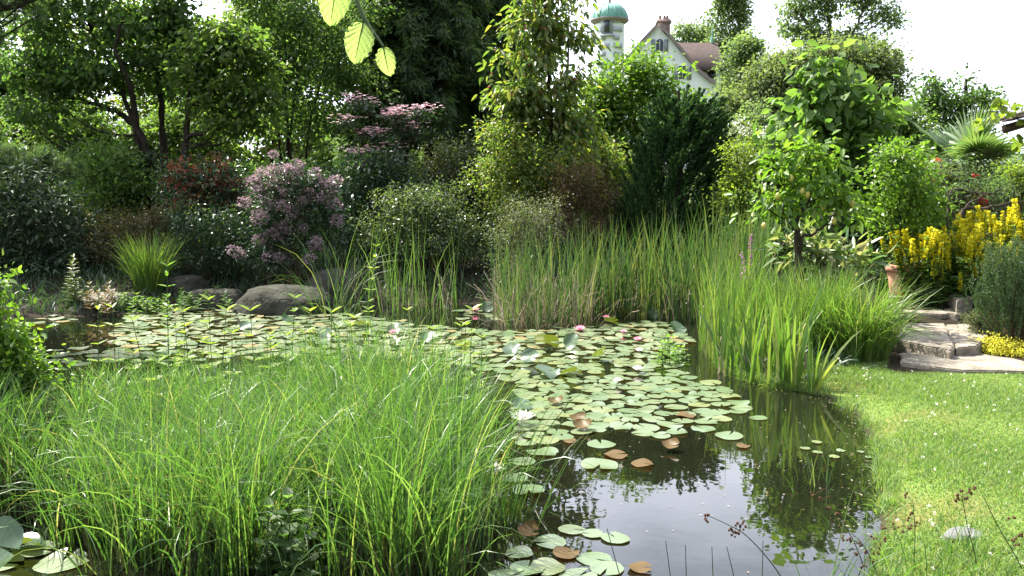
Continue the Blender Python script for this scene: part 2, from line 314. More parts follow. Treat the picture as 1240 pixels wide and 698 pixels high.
def tube(buf, pts, rad, sides=6):
    pts = np.asarray(pts, float); n = len(pts); rad = np.broadcast_to(np.asarray(rad, float), n)
    T = np.gradient(pts, axis=0); T = nrm(T)
    ref = np.array((0, 0, 1.0)) if abs(T[:, 2]).mean() < .8 else np.array((1.0, 0, 0))
    X = nrm(np.cross(T, ref)); Y = np.cross(T, X)
    a = np.linspace(0, 2 * math.pi, sides, endpoint=False)
    v = pts[:, None, :] + rad[:, None, None] * (np.cos(a)[None, :, None] * X[:, None, :] + np.sin(a)[None, :, None] * Y[:, None, :])
    i = np.arange(n - 1)[:, None] * sides; j = np.arange(sides)[None, :]; jn = (j + 1) % sides
    f = np.stack([i + j, i + jn, i + sides + jn, i + sides + j], 2).reshape(-1, 4)
    buf.add(v.reshape(-1, 3), f)
    buf.add(v[-1], np.array([np.arange(sides)]))
def curve(p, n=8):
    """Catmull-Rom through the points"""
    p = np.asarray(p, float)
    if len(p) < 3: return np.linspace(p[0], p[-1], n)
    q = np.concatenate([[2 * p[0] - p[1]], p, [2 * p[-1] - p[-2]]]); o = []
    for i in range(1, len(q) - 2):
        for t in np.linspace(0, 1, n, endpoint=False):
            o.append(.5 * (2 * q[i] + (q[i + 1] - q[i - 1]) * t + (2 * q[i - 1] - 5 * q[i] + 4 * q[i + 1] - q[i + 2]) * t * t + (3 * q[i] - q[i - 1] - 3 * q[i + 1] + q[i + 2]) * t ** 3))
    o.append(p[-1]); return np.array(o)
def lathe(buf, prof, sides=24, center=(0, 0, 0)):
    a = np.linspace(0, 2 * math.pi, sides, endpoint=False); pr = np.asarray(prof, float); n = len(pr)
    v = np.stack([pr[:, :1] * np.cos(a), pr[:, :1] * np.sin(a), np.repeat(pr[:, 1:2], sides, 1)], 2) + np.asarray(center)
    i = np.arange(n - 1)[:, None] * sides; j = np.arange(sides)[None, :]; jn = (j + 1) % sides
    buf.add(v.reshape(-1, 3), np.stack([i + j, i + jn, i + sides + jn, i + sides + j], 2).reshape(-1, 4))
def box(buf, c, s, rot=None):
    v = np.array([(x, y, z) for x in (-.5, .5) for y in (-.5, .5) for z in (-.5, .5)]) * np.asarray(s)
    if rot is not None: v = v @ np.array(rot).T
    buf.add(v + np.asarray(c), np.array([[0, 1, 3, 2], [4, 6, 7, 5], [0, 4, 5, 1], [2, 3, 7, 6], [0, 2, 6, 4], [1, 5, 7, 3]]))
def rz(a): return np.array([[math.cos(a), -math.sin(a), 0], [math.sin(a), math.cos(a), 0], [0, 0, 1]])
def extr(buf, poly, y0, y1, plane='xz'):
    """prism from an outline in x-z, between two depths"""
    n = len(poly); p = np.asarray(poly, float)
    a = np.stack([p[:, 0], np.full(n, y0), p[:, 1]], 1); b_ = np.stack([p[:, 0], np.full(n, y1), p[:, 1]], 1)
    buf.add(np.concatenate([a, b_]), np.array([[i, (i + 1) % n, n + (i + 1) % n, n + i] for i in range(n)]))
    buf.add(a, np.array([list(range(n))])); buf.add(b_, np.array([list(range(n))[::-1]]))

# ------------------------------------------------------------------ setting: ground, water
def axis_(lo, hi, d, far):
    a = np.arange(lo, hi + 1e-6, d); g = [d]; x = hi; up = []
    while x < far: g.append(g[-1] * 1.25); x += g[-1]; up.append(x)
    x = lo; dn = []; s_ = d
    while x > -far: s_ *= 1.25; x -= s_; dn.append(x)
    return np.concatenate([dn[::-1], a, up])
gx = axis_(-9, 9, .05, 900); gy = axis_(1.2, 16, .05, 900)
XX, YY = np.meshgrid(gx, gy); ZZ = hgt(XX.ravel(), YY.ravel())
b = Buf(); nx, ny = len(gx), len(gy)
i = (np.arange(ny - 1)[:, None] * nx + np.arange(nx - 1)[None, :]).ravel()
b.add(np.stack([XX.ravel(), YY.ravel(), ZZ], 1), np.stack([i, i + 1, i + nx + 1, i + nx], 1))
ground = b.build('ground', M['ground'], smooth=True); tag(ground, kind='structure')
dd = sdist(np.stack([XX.ravel(), YY.ravel()], 1))
def lawnmask(x, y):
    return sstep(.6, 1.3, x) * (1 - sstep(8.6, 9.1, y)) * (y < 20) * (1 - (x > .432 * y) * sstep(7.72 + .0 * x, 7.86, y + .12 * (x - 4.0) * (x < 4.0)))
lm = lawnmask(XX.ravel(), YY.ravel()) * sstep(.0, .12, dd); lm = np.maximum(lm, .75 * sstep(25, 40, YY.ravel()))
at_ = ground.data.attributes.new('lawn', 'FLOAT', 'POINT'); at_.data.foreach_set('value', lm.astype(np.float32))
at2 = ground.data.attributes.new('shore', 'FLOAT', 'POINT'); at2.data.foreach_set('value', (1 - sstep(.15, 1.0, dd)).astype(np.float32))
b = Buf(); b.add([(-9.5, 2.2, 0), (3.2, 2.2, 0), (4.3, 14.2, 0), (-9.5, 14.2, 0)], [[0, 1, 2, 3]])
water = b.build('water', M['water']); tag(water, kind='structure')

# ------------------------------------------------------------------ tree builder
def lobe_pts(rng, lobes, n, shell=.55, keep=None):
    """points in the lobes' volume, denser towards their outsides; lobes are world (c, r)"""
    w = np.array([r[0] * r[2] for c, r in lobes]); w = w / w.sum()
    k = rng.choice(len(lobes), n, p=w); d = nrm(rng.normal(size=(n, 3))); u = rng.random(n) ** (shell) * rng.uniform(.8, 1.24, n)
    c = np.array([q[0] for q in lobes])[k]; r = np.array([q[1] for q in lobes])[k]
    return c + d * r * u[:, None], d
def px_lobes(lobes, D, deep=.8):
    o = []
    for q in lobes:
        px, py, rx, ry = q[:4]; dD = q[4] if len(q) > 4 else 0
        c = P(px, py, D + dD); s_ = (D + dD) / FP
        o.append((c, np.array((rx * s_, max(rx, ry * .7) * s_ * deep, ry * s_)) * .88))
    return o
def crown(rng, buf, centers, outd, nl, sig, leaf, droop=.35, flat=.6, shape='hex', up=1.0, fold=.18, bend=.15, jit=.7):
    n = len(centers) * nl
    c = np.repeat(centers, nl, 0); o = np.repeat(outd, nl, 0)
    off = rng.normal(size=(n, 3)) * np.array((1, 1, flat)) * sig * .8 * np.repeat(.6 + .8 * rng.random(len(centers)), nl)[:, None]
    A = nrm(off + 1e-6) * .8 + o * .4 + rng.normal(size=(n, 3)) * jit - np.array((0, 0, droop))
    N = rng.normal(size=(n, 3)) * .75 + np.array((0, 0, up)) + o * .35
    s_ = .65 + .6 * rng.random(n)
    leaves(buf, c + off, A, N, leaf[0] * s_, leaf[1] * s_, fold, bend, shape)
def limbs(rng, buf, trunks, targets, r0, sides=5, sag=.15):
    allp = np.concatenate([t_[0] for t_ in trunks]); allr = np.concatenate([t_[1] for t_ in trunks])
    for c in targets:
        dv = c - allp; hd = np.linalg.norm(dv[:, :2], axis=1)
        cost = np.linalg.norm(dv, axis=1) + np.where(allp[:, 2] > c[2] - .35 * hd, 50, 0)
        k = int(np.argmin(cost)); a = allp[k]
        if np.linalg.norm(c - a) < .08: continue
        L_ = np.linalg.norm(c - a)
        mid = a * .5 + c * .5 + np.array((0, 0, -.1 * L_)) + rng.normal(size=3) * .07 * L_
        q = curve([a, a * .72 + mid * .28 + rng.normal(size=3) * .03 * L_, mid, c], 4)
        tube(buf, q, np.linspace(min(allr[k] * .55, r0), .005 + r0 * .08, len(q)), sides)
def tree(name, label, cat, D, lobes, trunks, leaf, ncl, nl, sig, mat, bark='bark_dark', r=.08, droop=.35, flat=.6, shape='hex', up=1.0,
         shell=.5, group=None, nlimb=40, deep=.8, extra=None, trunkname='trunk', crownname='crown', fold=.18, bend=.15, base=None, zmin=None, wob=1, jit=.7, dens=.55, gapf=1.3):
    rng = rng_of(label)
    LB = px_lobes(lobes, D, deep)
    if base is None: base = P(trunks[0][0][0], trunks[0][0][1], D)
    bx, by = base[0], base[1]; bz = h1(bx, by)
    root = thing(name, label, cat, (bx, by, bz), group)
    tb = Buf(); TR = []
    for tr in trunks:
        pts = [P(q[0], q[1], D + (q[2] if len(q) > 2 else 0)) for q in tr]
        if pts[0][2] > bz: pts = [np.array((pts[0][0] * .7 + bx * .3, pts[0][1], bz - .08))] + pts
        else: pts[0][2] = bz - .08
        c = curve(pts, 6); c[1:-1] += rng.normal(size=(len(c) - 2, 3)) * .012 * D / 16 * wob
        rr = np.linspace(r, r * .25, len(c)) * (.8 + .4 * rng.random()); tube(tb, c, rr, 8); TR.append((c, rr))
    cs, od = lobe_pts(rng, LB, int(ncl * 1.45), shell)
    fq = gapf / max(.2, float(np.mean([r_[0] for _, r_ in LB]))); nv = np.array([mnoise.noise(Vector(c_ * fq + 7)) for c_ in cs]); kp = np.argsort(-nv)[:ncl]; cs, od = cs[kp], od[kp]
    if zmin is not None: cs[:, 2] = np.maximum(cs[:, 2], bz + zmin)
    k = rng.permutation(ncl)[:nlimb]
    limbs(rng, tb, TR, cs[k], r * .5)
    tb.build(trunkname, M[bark], root, (bx, by, bz), smooth=True)
    cb = Buf(); crown(rng, cb, cs, od, max(6, int(nl * dens)), sig, leaf, droop, flat, shape, up, fold, bend, jit)
    cb.build(crownname, M[mat], root, (bx, by, bz))
    if extra: extra(root, rng, cs, od, (bx, by, bz))
    return root
def shrub(name, label, cat, D, lobes, leaf, ncl, nl, sig, mat, stems=5, bark='twig', **kw):
    """bush: several stems from one base, leaves down to the ground"""
    px = sum(q[0] for q in lobes) / len(lobes); b0 = P(px, lobes[0][1], D)
    x, y = b0[0], b0[1]; z = h1(x, y)
    tr = []
    for k in range(stems):
        q = lobes[k % len(lobes)]
        a = (k / max(1, stems - 1) - .5)
        pe = P(q[0] + a * q[2] * 1.1, q[1] - q[3] * .35, D)
        tr.append((np.array((x + a * .25, y, z - .05)), np.array((x + a * .45 * q[2] * D / FP, y + a * .1, (z + pe[2]) / 2)), pe))
    kw.setdefault('shell', .45); kw.setdefault('nlimb', 14); kw.setdefault('trunkname', 'stems'); kw.setdefault('crownname', 'foliage')
    rng = rng_of(label); LB = px_lobes(lobes, D, kw.pop('deep', .8))
    root = thing(name, label, cat, (x, y, z), kw.get('group'))
    tb = Buf(); TR = []
    for p_ in tr:
        c = curve(p_, 5); rr = np.linspace(.022, .008, len(c)); tube(tb, c, rr, 5); TR.append((c, rr))
    cs, od = lobe_pts(rng, LB, ncl, kw['shell']); cs[:, 2] = np.maximum(cs[:, 2], hgt(cs[:, 0], cs[:, 1]) + sig * .6)
    limbs(rng, tb, TR, cs[:kw['nlimb']], .012, 4); tb.build(kw['trunkname'], M[bark], root, (x, y, z), smooth=True)
    cb = Buf(); crown(rng, cb, cs, od, int(nl * kw.get('dens', .5)), sig, leaf, kw.get('droop', .2), kw.get('flat', .7), kw.get('shape', 'quad'), kw.get('up', 1.0), kw.get('fold', .15), kw.get('bend', .12), kw.get('jit', .7))
    cb.build(kw['crownname'], M[mat], root, (x, y, z))
    if kw.get('extra'): kw['extra'](root, rng, cs, od, (x, y, z))
    return root

# ================================================================== large structure: tower and house up the slope
DT = 88.0
c = P(738, 30, DT); tx, ty = c[0], DT; u = DT / FP
def zt(py, D=DT): return P(620, py, D)[2]
gz = h1(tx, ty)
root = thing('round_tower', 'white round tower with green copper dome and grey quoins beside the gabled house', 'tower', (tx, ty, gz))
rad = 17.5 * u; zeave = zt(25)
b = Buf(); lathe(b, [(rad, gz - 1 - gz), (rad, zeave - gz)], 40); b.build('wall', M['plaster'], root, smooth=True)
b = Buf(); prof = []
zd = zeave - gz; hd = zt(5) - zeave
for k in range(11):
    a_ = k / 10 * math.pi / 2; prof.append(((rad + .35) * math.cos(a_) ** .85 + .001, zd + hd * math.sin(a_)))
lathe(b, prof, 40)
for k in range(14):
    a_ = k / 14 * 2 * math.pi
    tube(b, [(p_[0] * math.cos(a_) * 1.004, p_[0] * math.sin(a_) * 1.004, p_[1] + .01) for p_ in prof[:-1]], .05, 4)
dome = b.build('dome', M['copper'], root, smooth=True)
b = Buf(); ztop = zd + hd; lathe(b, [(.22, ztop - .1), (.1, ztop + .25), (.2, ztop + .5), (.05, ztop + .75), (.02, ztop + 1.5), (.001, ztop + 1.55)], 10)
b.build('finial', M['woodgrey'], dome, smooth=True)
b = Buf(); lathe(b, [(rad + .003, zd - .42), (rad + .15, zd - .3), (rad + .42, zd - .1), (rad + .44, zd + .03), (rad + .2, zd + .05)], 40)
b.build('cornice', M['woodgrey'], root, smooth=True)
def ring_box(buf, ang, z, w, h, t_):
    a_ = ang; box(buf, ((rad + t_ / 2 - .05) * math.sin(a_), -(rad + t_ / 2 - .05) * math.cos(a_), z), (w, t_, h), rz(a_))
b = Buf(); zq = zt(40) - gz
for side in (-.5, .42):
    for k in range(14):
        ring_box(b, side + (.07 if k % 2 else -.05), zq - .78 * k + .9, .95 if k % 2 else .6, .42, .16)
b.build('quoins', M['quoin'], root)
b = Buf(); ring_box(b, -.26, zt(34) - gz, 1.05, 1.7, .16); fr = b.build('window', M['shutter'], root)
b = Buf(); ring_box(b, -.26, zt(34) - gz, .5, 1.35, .24); b.build('pane', M['glass'], fr)
b = Buf(); ring_box(b, -.26, zt(34) - gz - .95, 1.3, .2, .3); b.build('sill', M['quoin'], fr)

DH = 92.0; uh = DH / FP
hx = P(797, 30, DH)[0]; hz = h1(hx, DH)
root = thing('gabled_house', 'white gabled house with brown tiled roof and brick chimney rising behind the bushes', 'house', (hx, DH, hz))
def HX(px, D=DH): return P(px, 100, D)[0] - hx
def HZ(py, D=DH): return P(700, py, D)[2] - hz
edge = [(797, 31), (812, 47), (828, 66), (845, 86), (860, 98), (874, 106), (882, 110)]
rt = [(HX(a_), HZ(b_)) for a_, b_ in edge]; lf = [(-x_, z_) for x_, z_ in rt][::-1]
bot = 0.0 - 1
wallp = [(x_ * .99, z_ - .12) for x_, z_ in lf[1:] + rt[1:-1]]
wallp = [(lf[1][0], bot)] + wallp + [(rt[-2][0], bot)]
b = Buf(); extr(b, wallp, 0, 9); b.build('gable_wall', M['plaster'], root)
b = Buf()
for ln in (lf, rt):
    for (x0, z0), (x1, z1) in zip(ln[:-1], ln[1:]):
        nx_, nz_ = -(z1 - z0), (x1 - x0); q = math.hypot(nx_, nz_); nx_, nz_ = nx_ / q * .16, nz_ / q * .16
        extr(b, [(x0, z0), (x1, z1), (x1 + nx_, z1 + nz_), (x0 + nx_, z0 + nz_)], -.35, 9.5)
rf = b.build('roof', M['tile'], root)
b = Buf()
for ln in (lf, rt):
    for (x0, z0), (x1, z1) in zip(ln[:-1], ln[1:]):
        extr(b, [(x0, z0 - .22), (x1, z1 - .22), (x1, z1 + .2), (x0, z0 + .2)], -.42, -.36)
b.build('bargeboard', M['woodgrey'], root)
b = Buf(); box(b, (HX(806), 2, HZ(33)), (1.25, 1.0, 2.2)); box(b, (HX(806), 2, HZ(23)), (1.5, 1.25, .3)); ch = b.build('chimney', M['brick'], rf)
for dx_ in (-.35, .1, .4):
    b = Buf(); lathe(b, [(.13, 0), (.15, .35), (.12, .55), (.14, .6)], 10, (HX(806) + dx_, 2, HZ(22))); b.build('chimney_pot', M['brick'], ch, smooth=True)
def window(px, py, w, h, arch=True):
    x_, z_ = HX(px), HZ(py)
    b = Buf(); n_ = 8
    def out_(w, h): 
        p_ = [(x_ - w / 2, z_ - h / 2), (x_ + w / 2, z_ - h / 2)]
        if arch: p_ += [(x_ + w / 2 * math.cos(k / n_ * math.pi), z_ + h / 2 - w / 2 + w / 2 * math.sin(k / n_ * math.pi)) for k in range(n_ + 1)]
        else: p_ += [(x_ + w / 2, z_ + h / 2), (x_ - w / 2, z_ + h / 2)]
        return p_
    extr(b, out_(w, h), -.06, .02); f_ = b.build('window', M['plaster'], root)
    b = Buf(); extr(b, out_(w - .1, h - .1), -.075, -.065); b.build('pane', M['glass'], f_)
    b = Buf(); box(b, (x_, -.09, z_), (.05, .02, h - .24)); b.build('mullion', M['plaster'], f_)
    for s_ in (-1, 1):
        b = Buf(); box(b, (x_ + s_ * (w * .77), -.05, z_ - .08), (w * .46, .07, h * .95)); b.build('shutter', M['shutter'], f_)
window(798, 55, .85, 1.35)
window(826, 88, .9, 1.4, False)
# side wing: ridge across the picture, eave towards us
b = Buf()
zr, ze = HZ(50, 97), HZ(84, 94); x0, x1 = HX(815, 95), HX(872, 95)
extr(b, [(x0, bot), (x1, bot), (x1, ze - .1), (x0, ze - .1)], 2.6, 9.5)
b.build('wing_wall', M['plaster'], root)
b = Buf(); v = [(x0 - .3, 1.9, ze), (x1 + .3, 1.9, ze), (x1 + .3, 6.0, zr), (x0 - .3, 6.0, zr), (x0 - .3, 10.0, ze), (x1 + .3, 10.0, ze)]
v2 = [(a_[0], a_[1], a_[2] - .25) for a_ in v]
b.add(v + v2, [[0, 1, 2, 3], [3, 2, 5, 4], [7, 6, 9, 8], [8, 9, 10, 11], [0, 6, 7, 1], [4, 5, 11, 10]]); b.add(v + v2, [[1, 7, 8, 2], [2, 8, 11, 5], [0, 3, 9, 6], [3, 4, 10, 9]])
b.build('wing_roof', M['tile'], rf)
b = Buf(); box(b, (HX(863, 94), 2.55, HZ(90, 94)), (.9, .12, .85)); wf = b.build('window', M['shutter'], root)
b = Buf(); box(b, (HX(863, 94), 2.47, HZ(90, 94)), (.62, .06, .62)); b.build('pane', M['glass'], wf)
b = Buf(); xs = HX(866, 96); lathe(b, [(.16, 0), (.12, .7), (.05, .9), (.03, 2.2), (.001, 2.3)], 8, (xs, 6.0, zr - .1)); b.build('ridge_finial', M['copper'], rf, smooth=True)

# ================================================================== far trees
def T(*a, **k): return tree(*a, **k)
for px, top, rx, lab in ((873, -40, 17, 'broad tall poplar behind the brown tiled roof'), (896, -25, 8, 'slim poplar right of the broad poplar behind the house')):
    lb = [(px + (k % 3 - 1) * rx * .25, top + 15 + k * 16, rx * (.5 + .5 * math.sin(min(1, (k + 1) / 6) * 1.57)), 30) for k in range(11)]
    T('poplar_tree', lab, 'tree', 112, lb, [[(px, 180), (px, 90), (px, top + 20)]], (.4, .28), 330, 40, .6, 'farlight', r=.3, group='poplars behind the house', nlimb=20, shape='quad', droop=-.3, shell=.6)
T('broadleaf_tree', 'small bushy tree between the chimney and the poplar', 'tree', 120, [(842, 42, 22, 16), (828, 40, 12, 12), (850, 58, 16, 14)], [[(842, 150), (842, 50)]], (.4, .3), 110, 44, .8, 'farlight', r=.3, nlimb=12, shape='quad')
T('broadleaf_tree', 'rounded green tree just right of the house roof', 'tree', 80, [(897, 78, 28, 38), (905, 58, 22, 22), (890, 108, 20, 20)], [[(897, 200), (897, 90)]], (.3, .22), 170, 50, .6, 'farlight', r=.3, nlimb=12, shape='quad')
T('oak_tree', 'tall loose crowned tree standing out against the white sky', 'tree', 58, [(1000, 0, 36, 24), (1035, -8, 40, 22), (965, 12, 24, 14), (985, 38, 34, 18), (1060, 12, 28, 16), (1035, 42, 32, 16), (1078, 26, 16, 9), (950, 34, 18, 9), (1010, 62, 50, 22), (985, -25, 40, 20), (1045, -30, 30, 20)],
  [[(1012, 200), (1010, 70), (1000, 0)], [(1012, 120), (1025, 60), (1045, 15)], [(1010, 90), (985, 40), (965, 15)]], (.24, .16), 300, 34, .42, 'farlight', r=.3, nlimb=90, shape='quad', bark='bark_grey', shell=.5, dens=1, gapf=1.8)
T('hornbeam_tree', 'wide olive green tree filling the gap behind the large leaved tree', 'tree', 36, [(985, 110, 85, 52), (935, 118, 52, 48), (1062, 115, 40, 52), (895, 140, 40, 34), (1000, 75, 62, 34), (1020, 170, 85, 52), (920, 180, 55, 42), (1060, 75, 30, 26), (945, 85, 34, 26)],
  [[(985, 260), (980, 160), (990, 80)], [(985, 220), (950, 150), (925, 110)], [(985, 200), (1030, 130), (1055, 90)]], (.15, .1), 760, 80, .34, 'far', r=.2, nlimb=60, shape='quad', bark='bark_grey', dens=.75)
T('plum_tree', 'dark green tree with upright twigs behind the palm', 'tree', 27, [(1155, 128, 48, 30), (1130, 118, 22, 28), (1185, 140, 28, 28), (1140, 165, 40, 24), (1190, 118, 16, 18), (1128, 100, 7, 16), (1168, 100, 6, 14), (1140, 215, 60, 40), (1215, 205, 30, 30)],
  [[(1155, 260), (1152, 170), (1130, 92)], [(1155, 220), (1165, 150), (1170, 96)], [(1155, 200), (1185, 150), (1195, 105)]], (.13, .085), 330, 75, .24, 'mid', r=.14, nlimb=50, shape='quad', dens=.32)
# backdrop of woodland on the left, each tree its own
bk = [(-40, 60, 29, 'midwarm', 'shadowy tree behind the pine at the left edge'), (85, 95, 30, 'yellowgreen', 'sunlit yellowish tree seen behind the leaning dark trunk'), (210, 120, 31, 'yellowgreen', 'backlit tree behind the two slender dark trunks'),
      (330, 60, 30, 'yellowgreen', 'tall green tree behind the many stemmed tree'), (440, 70, 31, 'midwarm', 'leafy tree left of the dark hemlock'), (590, 60, 33, 'mid', 'dark tree between the hemlock and the orange tipped tree'), (-120, 90, 26, 'deep', 'dark tree reaching in from the left edge'),
      (700, 150, 34, 'mid', 'shaded tree below the round tower')]
for k, (px, py, D, mt, lab) in enumerate(bk):
    rr_ = random.Random(k)
    top = {2: 75, 7: 170}.get(k, py)
    lb = [(px + rr_.uniform(-45, 45), top + rr_.uniform(-55, 60), rr_.uniform(38, 60), rr_.uniform(28, 42)) for _ in range(6)] + [(px + rr_.uniform(-50, 50), 130 + 28 * q, 66, 36) for q in range(5)]
    if k == 7: lb = [(690, 190, 50, 40), (730, 210, 45, 45), (650, 210, 50, 50)]
    T('woodland_tree', lab, 'tree', D, lb, [[(px, 280), (px + 4, 170), (px - 6, top - 20)], [(px, 230), (px + 25, 150), (px + 40, top)]], (.17, .11), 400, 85, .36, mt, r=.2, dens=.62, group='woodland trees behind the pond garden', nlimb=30, shape='quad')

# ================================================================== trees on the left bank
T('leaning_tree', 'leaning tree with a forked dark trunk above the left bank', 'tree', 17, [(85, 62, 60, 22), (150, 34, 50, 22), (70, 105, 55, 18), (120, 88, 55, 16), (55, 138, 50, 18), (105, 125, 30, 12), (30, 80, 45, 26), (170, 68, 30, 14), (110, 8, 70, 22), (20, 120, 40, 22), (60, 30, 50, 22), (150, 105, 30, 12), (40, -5, 50, 20), (90, -60, 80, 40)],
  [[(184, 300), (181, 215), (176, 180), (160, 145), (148, 110), (128, 70), (110, 40)], [(178, 185, .1), (150, 142, .2), (118, 128, .3), (80, 115, .4)], [(165, 155, 0), (158, 105, -.3), (140, 60, -.5), (150, 20, -.6)]],
  (.13, .075), 430, 36, .24, 'mid', r=.085, droop=.55, flat=.4, nlimb=60)
T('garden_tree', 'upright tree with one slender curved trunk right of the leaning tree', 'tree', 17.6, [(195, 30, 42, 20), (222, 48, 26, 18), (190, 72, 36, 14), (205, 12, 32, 16), (172, 100, 25, 14), (205, 112, 24, 12), (215, 85, 24, 12), (200, -45, 50, 35)],
  [[(203, 290), (202, 190), (195, 150), (193, 100), (190, 60), (196, 20)], [(193, 105, 0), (175, 75, .1), (165, 45, .2)]], (.125, .072), 250, 36, .22, 'mid', r=.055, droop=.5, flat=.4, nlimb=30)
T('garden_tree', 'tree with yellowish lit leaves and a slim trunk branching low above the red tipped shrub', 'tree', 16.6, [(262, 62, 42, 26), (300, 75, 36, 24), (240, 90, 32, 20), (275, 112, 45, 20), (320, 110, 34, 20), (255, 135, 36, 14), (300, 150, 40, 18), (290, 40, 30, 20), (245, 40, 22, 14)],
  [[(221, 290), (222, 195), (226, 140), (231, 100), (250, 60)], [(226, 145, 0), (248, 125, .1), (275, 110, .2)], [(223, 180, 0), (250, 160, -.1), (285, 142, -.2)]], (.125, .072), 250, 38, .22, 'midwarm', r=.055, droop=.5, flat=.4, nlimb=36)
T('many_stemmed_tree', 'airy tall tree of many thin stems above the pink shrub', 'tree', 18.5, [(345, 20, 55, 35), (395, 40, 50, 45), (320, 60, 40, 40), (370, 90, 60, 40), (420, 95, 40, 40), (340, 130, 55, 35), (400, 145, 50, 35), (300, -10, 50, 30), (440, 20, 40, 40), (350, -70, 70, 45)],
  [[(352, 300), (352, 180), (358, 100), (366, 20)], [(345, 300), (338, 170), (325, 90), (312, 30)], [(358, 290), (374, 160), (392, 80), (402, 10)], [(350, 290), (347, 140), (345, 60), (338, -10)]], (.09, .055), 640, 48, .22, 'mid', r=.04, droop=.3, flat=.7, nlimb=60, shape='quad')
# dark hemlock with hanging sprays
def conifer(name, label, cat, D, pxs, top, half, zlow, nwh, mat, seed_leaf=(.16, .028)):
    rng = rng_of(label); p0 = P(pxs[0], 250, D); x, y = p0[0], D; z = h1(x, y)
    root = thing(name, label, cat, (x, y, z)); 
    tb = Buf(); cb = Buf(); C_, A_, N_ = [], [], []
    for px in pxs:
        x0 = P(px, 200, D)[0]; zt_ = P(px, top, D)[2]; tp = np.array([(x0, y, z - .1), (x0 + .03, y, (z + zt_) / 2), (x0, y, zt_)]); cc = curve(tp, 8); tube(tb, cc, np.linspace(.13, .03, len(cc)), 8)
        z0 = P(px, zlow, D)[2]
        for k in range(nwh):
            zz = z0 + (zt_ - z0) * (k + rng.random()) / nwh; f = (zt_ - zz) / (zt_ - z0)
            Lb = half * D / FP * (.45 + .6 * f ** .8) * rng.uniform(.75, 1.15); a = rng.uniform(0, 2 * math.pi)
            d = np.array((math.cos(a), math.sin(a), 0)); q = np.array([(x0, y, zz), np.array((x0, y, zz + .12 * Lb)) + d * Lb * .45, np.array((x0, y, zz - .22 * Lb)) + d * Lb])
            br = curve(q, 6); tube(tb, br, np.linspace(.022, .006, len(br)), 4)
            ns = int(Lb * 130); t_ = rng.random(ns) ** .7; idx = np.minimum((t_ * (len(br) - 1)).astype(int), len(br) - 2); fr = t_ * (len(br) - 1) - idx
            pc = br[idx] * (1 - fr)[:, None] + br[idx + 1] * fr[:, None]; sdv = np.array((-d[1], d[0], 0))
            sp = rng.normal(size=(ns, 1)) * .16 * Lb * (1.1 - t_)[:, None]; hang = -np.abs(rng.normal(size=ns)) * .12 - np.abs(sp[:, 0]) * .35
            C_.append(pc + sdv * sp + np.stack([0 * hang, 0 * hang, hang], 1) + rng.normal(size=(ns, 3)) * .03)
            A_.append(d * .6 + sdv * np.sign(sp) * .5 + rng.normal(size=(ns, 3)) * .3 - np.array((0, 0, .55))); N_.append(rng.normal(size=(ns, 3)) * .5 + np.array((0, 0, 1)))
    tb.build('trunk', M['bark_dark'], root, (x, y, z), smooth=True)
    C_, A_, N_ = np.concatenate(C_), np.concatenate(A_), np.concatenate(N_)
    for rep in range(3):
        s_ = .6 + .8 * rng.random(len(C_)); leaves(cb, C_ + rng.normal(size=C_.shape) * .05, A_ + rng.normal(size=C_.shape) * .35, N_, seed_leaf[0] * s_, seed_leaf[1] * s_ * 1.3, .1, .2, 'quad')
    cb.build('crown', M[mat], root, (x, y, z)); return root
conifer('hemlock_tree', 'tall dark hemlock with two straight trunks and drooping sprays', 'conifer', 20, (488, 520), -140, 95, 165, 95, 'conifer')
conifer('hemlock_tree', 'narrower dark conifer right of the two trunked hemlock', 'conifer', 21.5, (572,), -120, 75, 175, 80, 'conifer')
# pine branch mass, left edge
def needles(root, rng, cs, od, org, mat='conifer', nl=60, ln=.13, name='needles'):
    b = Buf(); n = len(cs) * nl; C_ = np.repeat(cs, nl, 0) + rng.normal(size=(n, 3)) * .04; leaves(b, C_, rng.normal(size=(n, 3)) + np.array((0, 0, .35)), rng.normal(size=(n, 3)), ln, .007, 0, .05, 'quad'); b.build(name, M[mat], root, org)
T('pine_tree', 'dark long needled pine crown in the top left corner', 'conifer', 11, [(0, 8, 50, 28), (-50, 40, 60, 40), (15, -15, 55, 20)], [[(-110, 330), (-90, 120), (-40, 30)], [(-80, 90), (-20, 20), (30, 5)]], (.1, .02), 120, 40, .1, 'conifer', r=.1, shape='quad', nlimb=60,
  extra=lambda r_, g, cs, od, o_: needles(r_, g, cs, od, o_, nl=90, ln=.12))

# ================================================================== middle and right trees
def tips(mat, nl, ln, wd, name, sig=.1, frac=1.0, top=False, group=False):
    def f(root, rng, cs, od, org):
        k = rng.random(len(cs)) < frac
        if top: k &= (od[:, 2] > -.1) & (od[:, 1] < .5)
        c_ = cs[k]; b = Buf(); crown(rng, b, c_, od[k], nl, sig, (ln, wd), .3, .6, 'quad'); b.build(name, M[mat], root, org)
    return f
T('persimmon_tree', 'tall narrow tree with drooping yellow green leaves and orange tips', 'tree', 16, [(655, 30, 48, 32), (645, 75, 50, 28), (650, 118, 55, 30), (695, 45, 24, 24), (690, 95, 28, 28), (640, 155, 48, 28), (690, 150, 40, 32), (650, 195, 55, 30), (625, 120, 30, 24), (660, -20, 45, 30), (705, 15, 16, 16), (690, 200, 40, 28)],
  [[(672, 320), (670, 230), (666, 150), (664, 80), (660, 10), (662, -30)], [(668, 210), (680, 150), (686, 90), (690, 40)], [(668, 190), (650, 130), (636, 80)]], (.15, .062), 270, 40, .19, 'yellowgreen', r=.05, droop=.8, flat=.6, nlimb=70, fold=.25, bend=.25, shell=.6,
  extra=tips('redtip', 3, .09, .035, 'young_leaves', .14, .6), jit=.5)
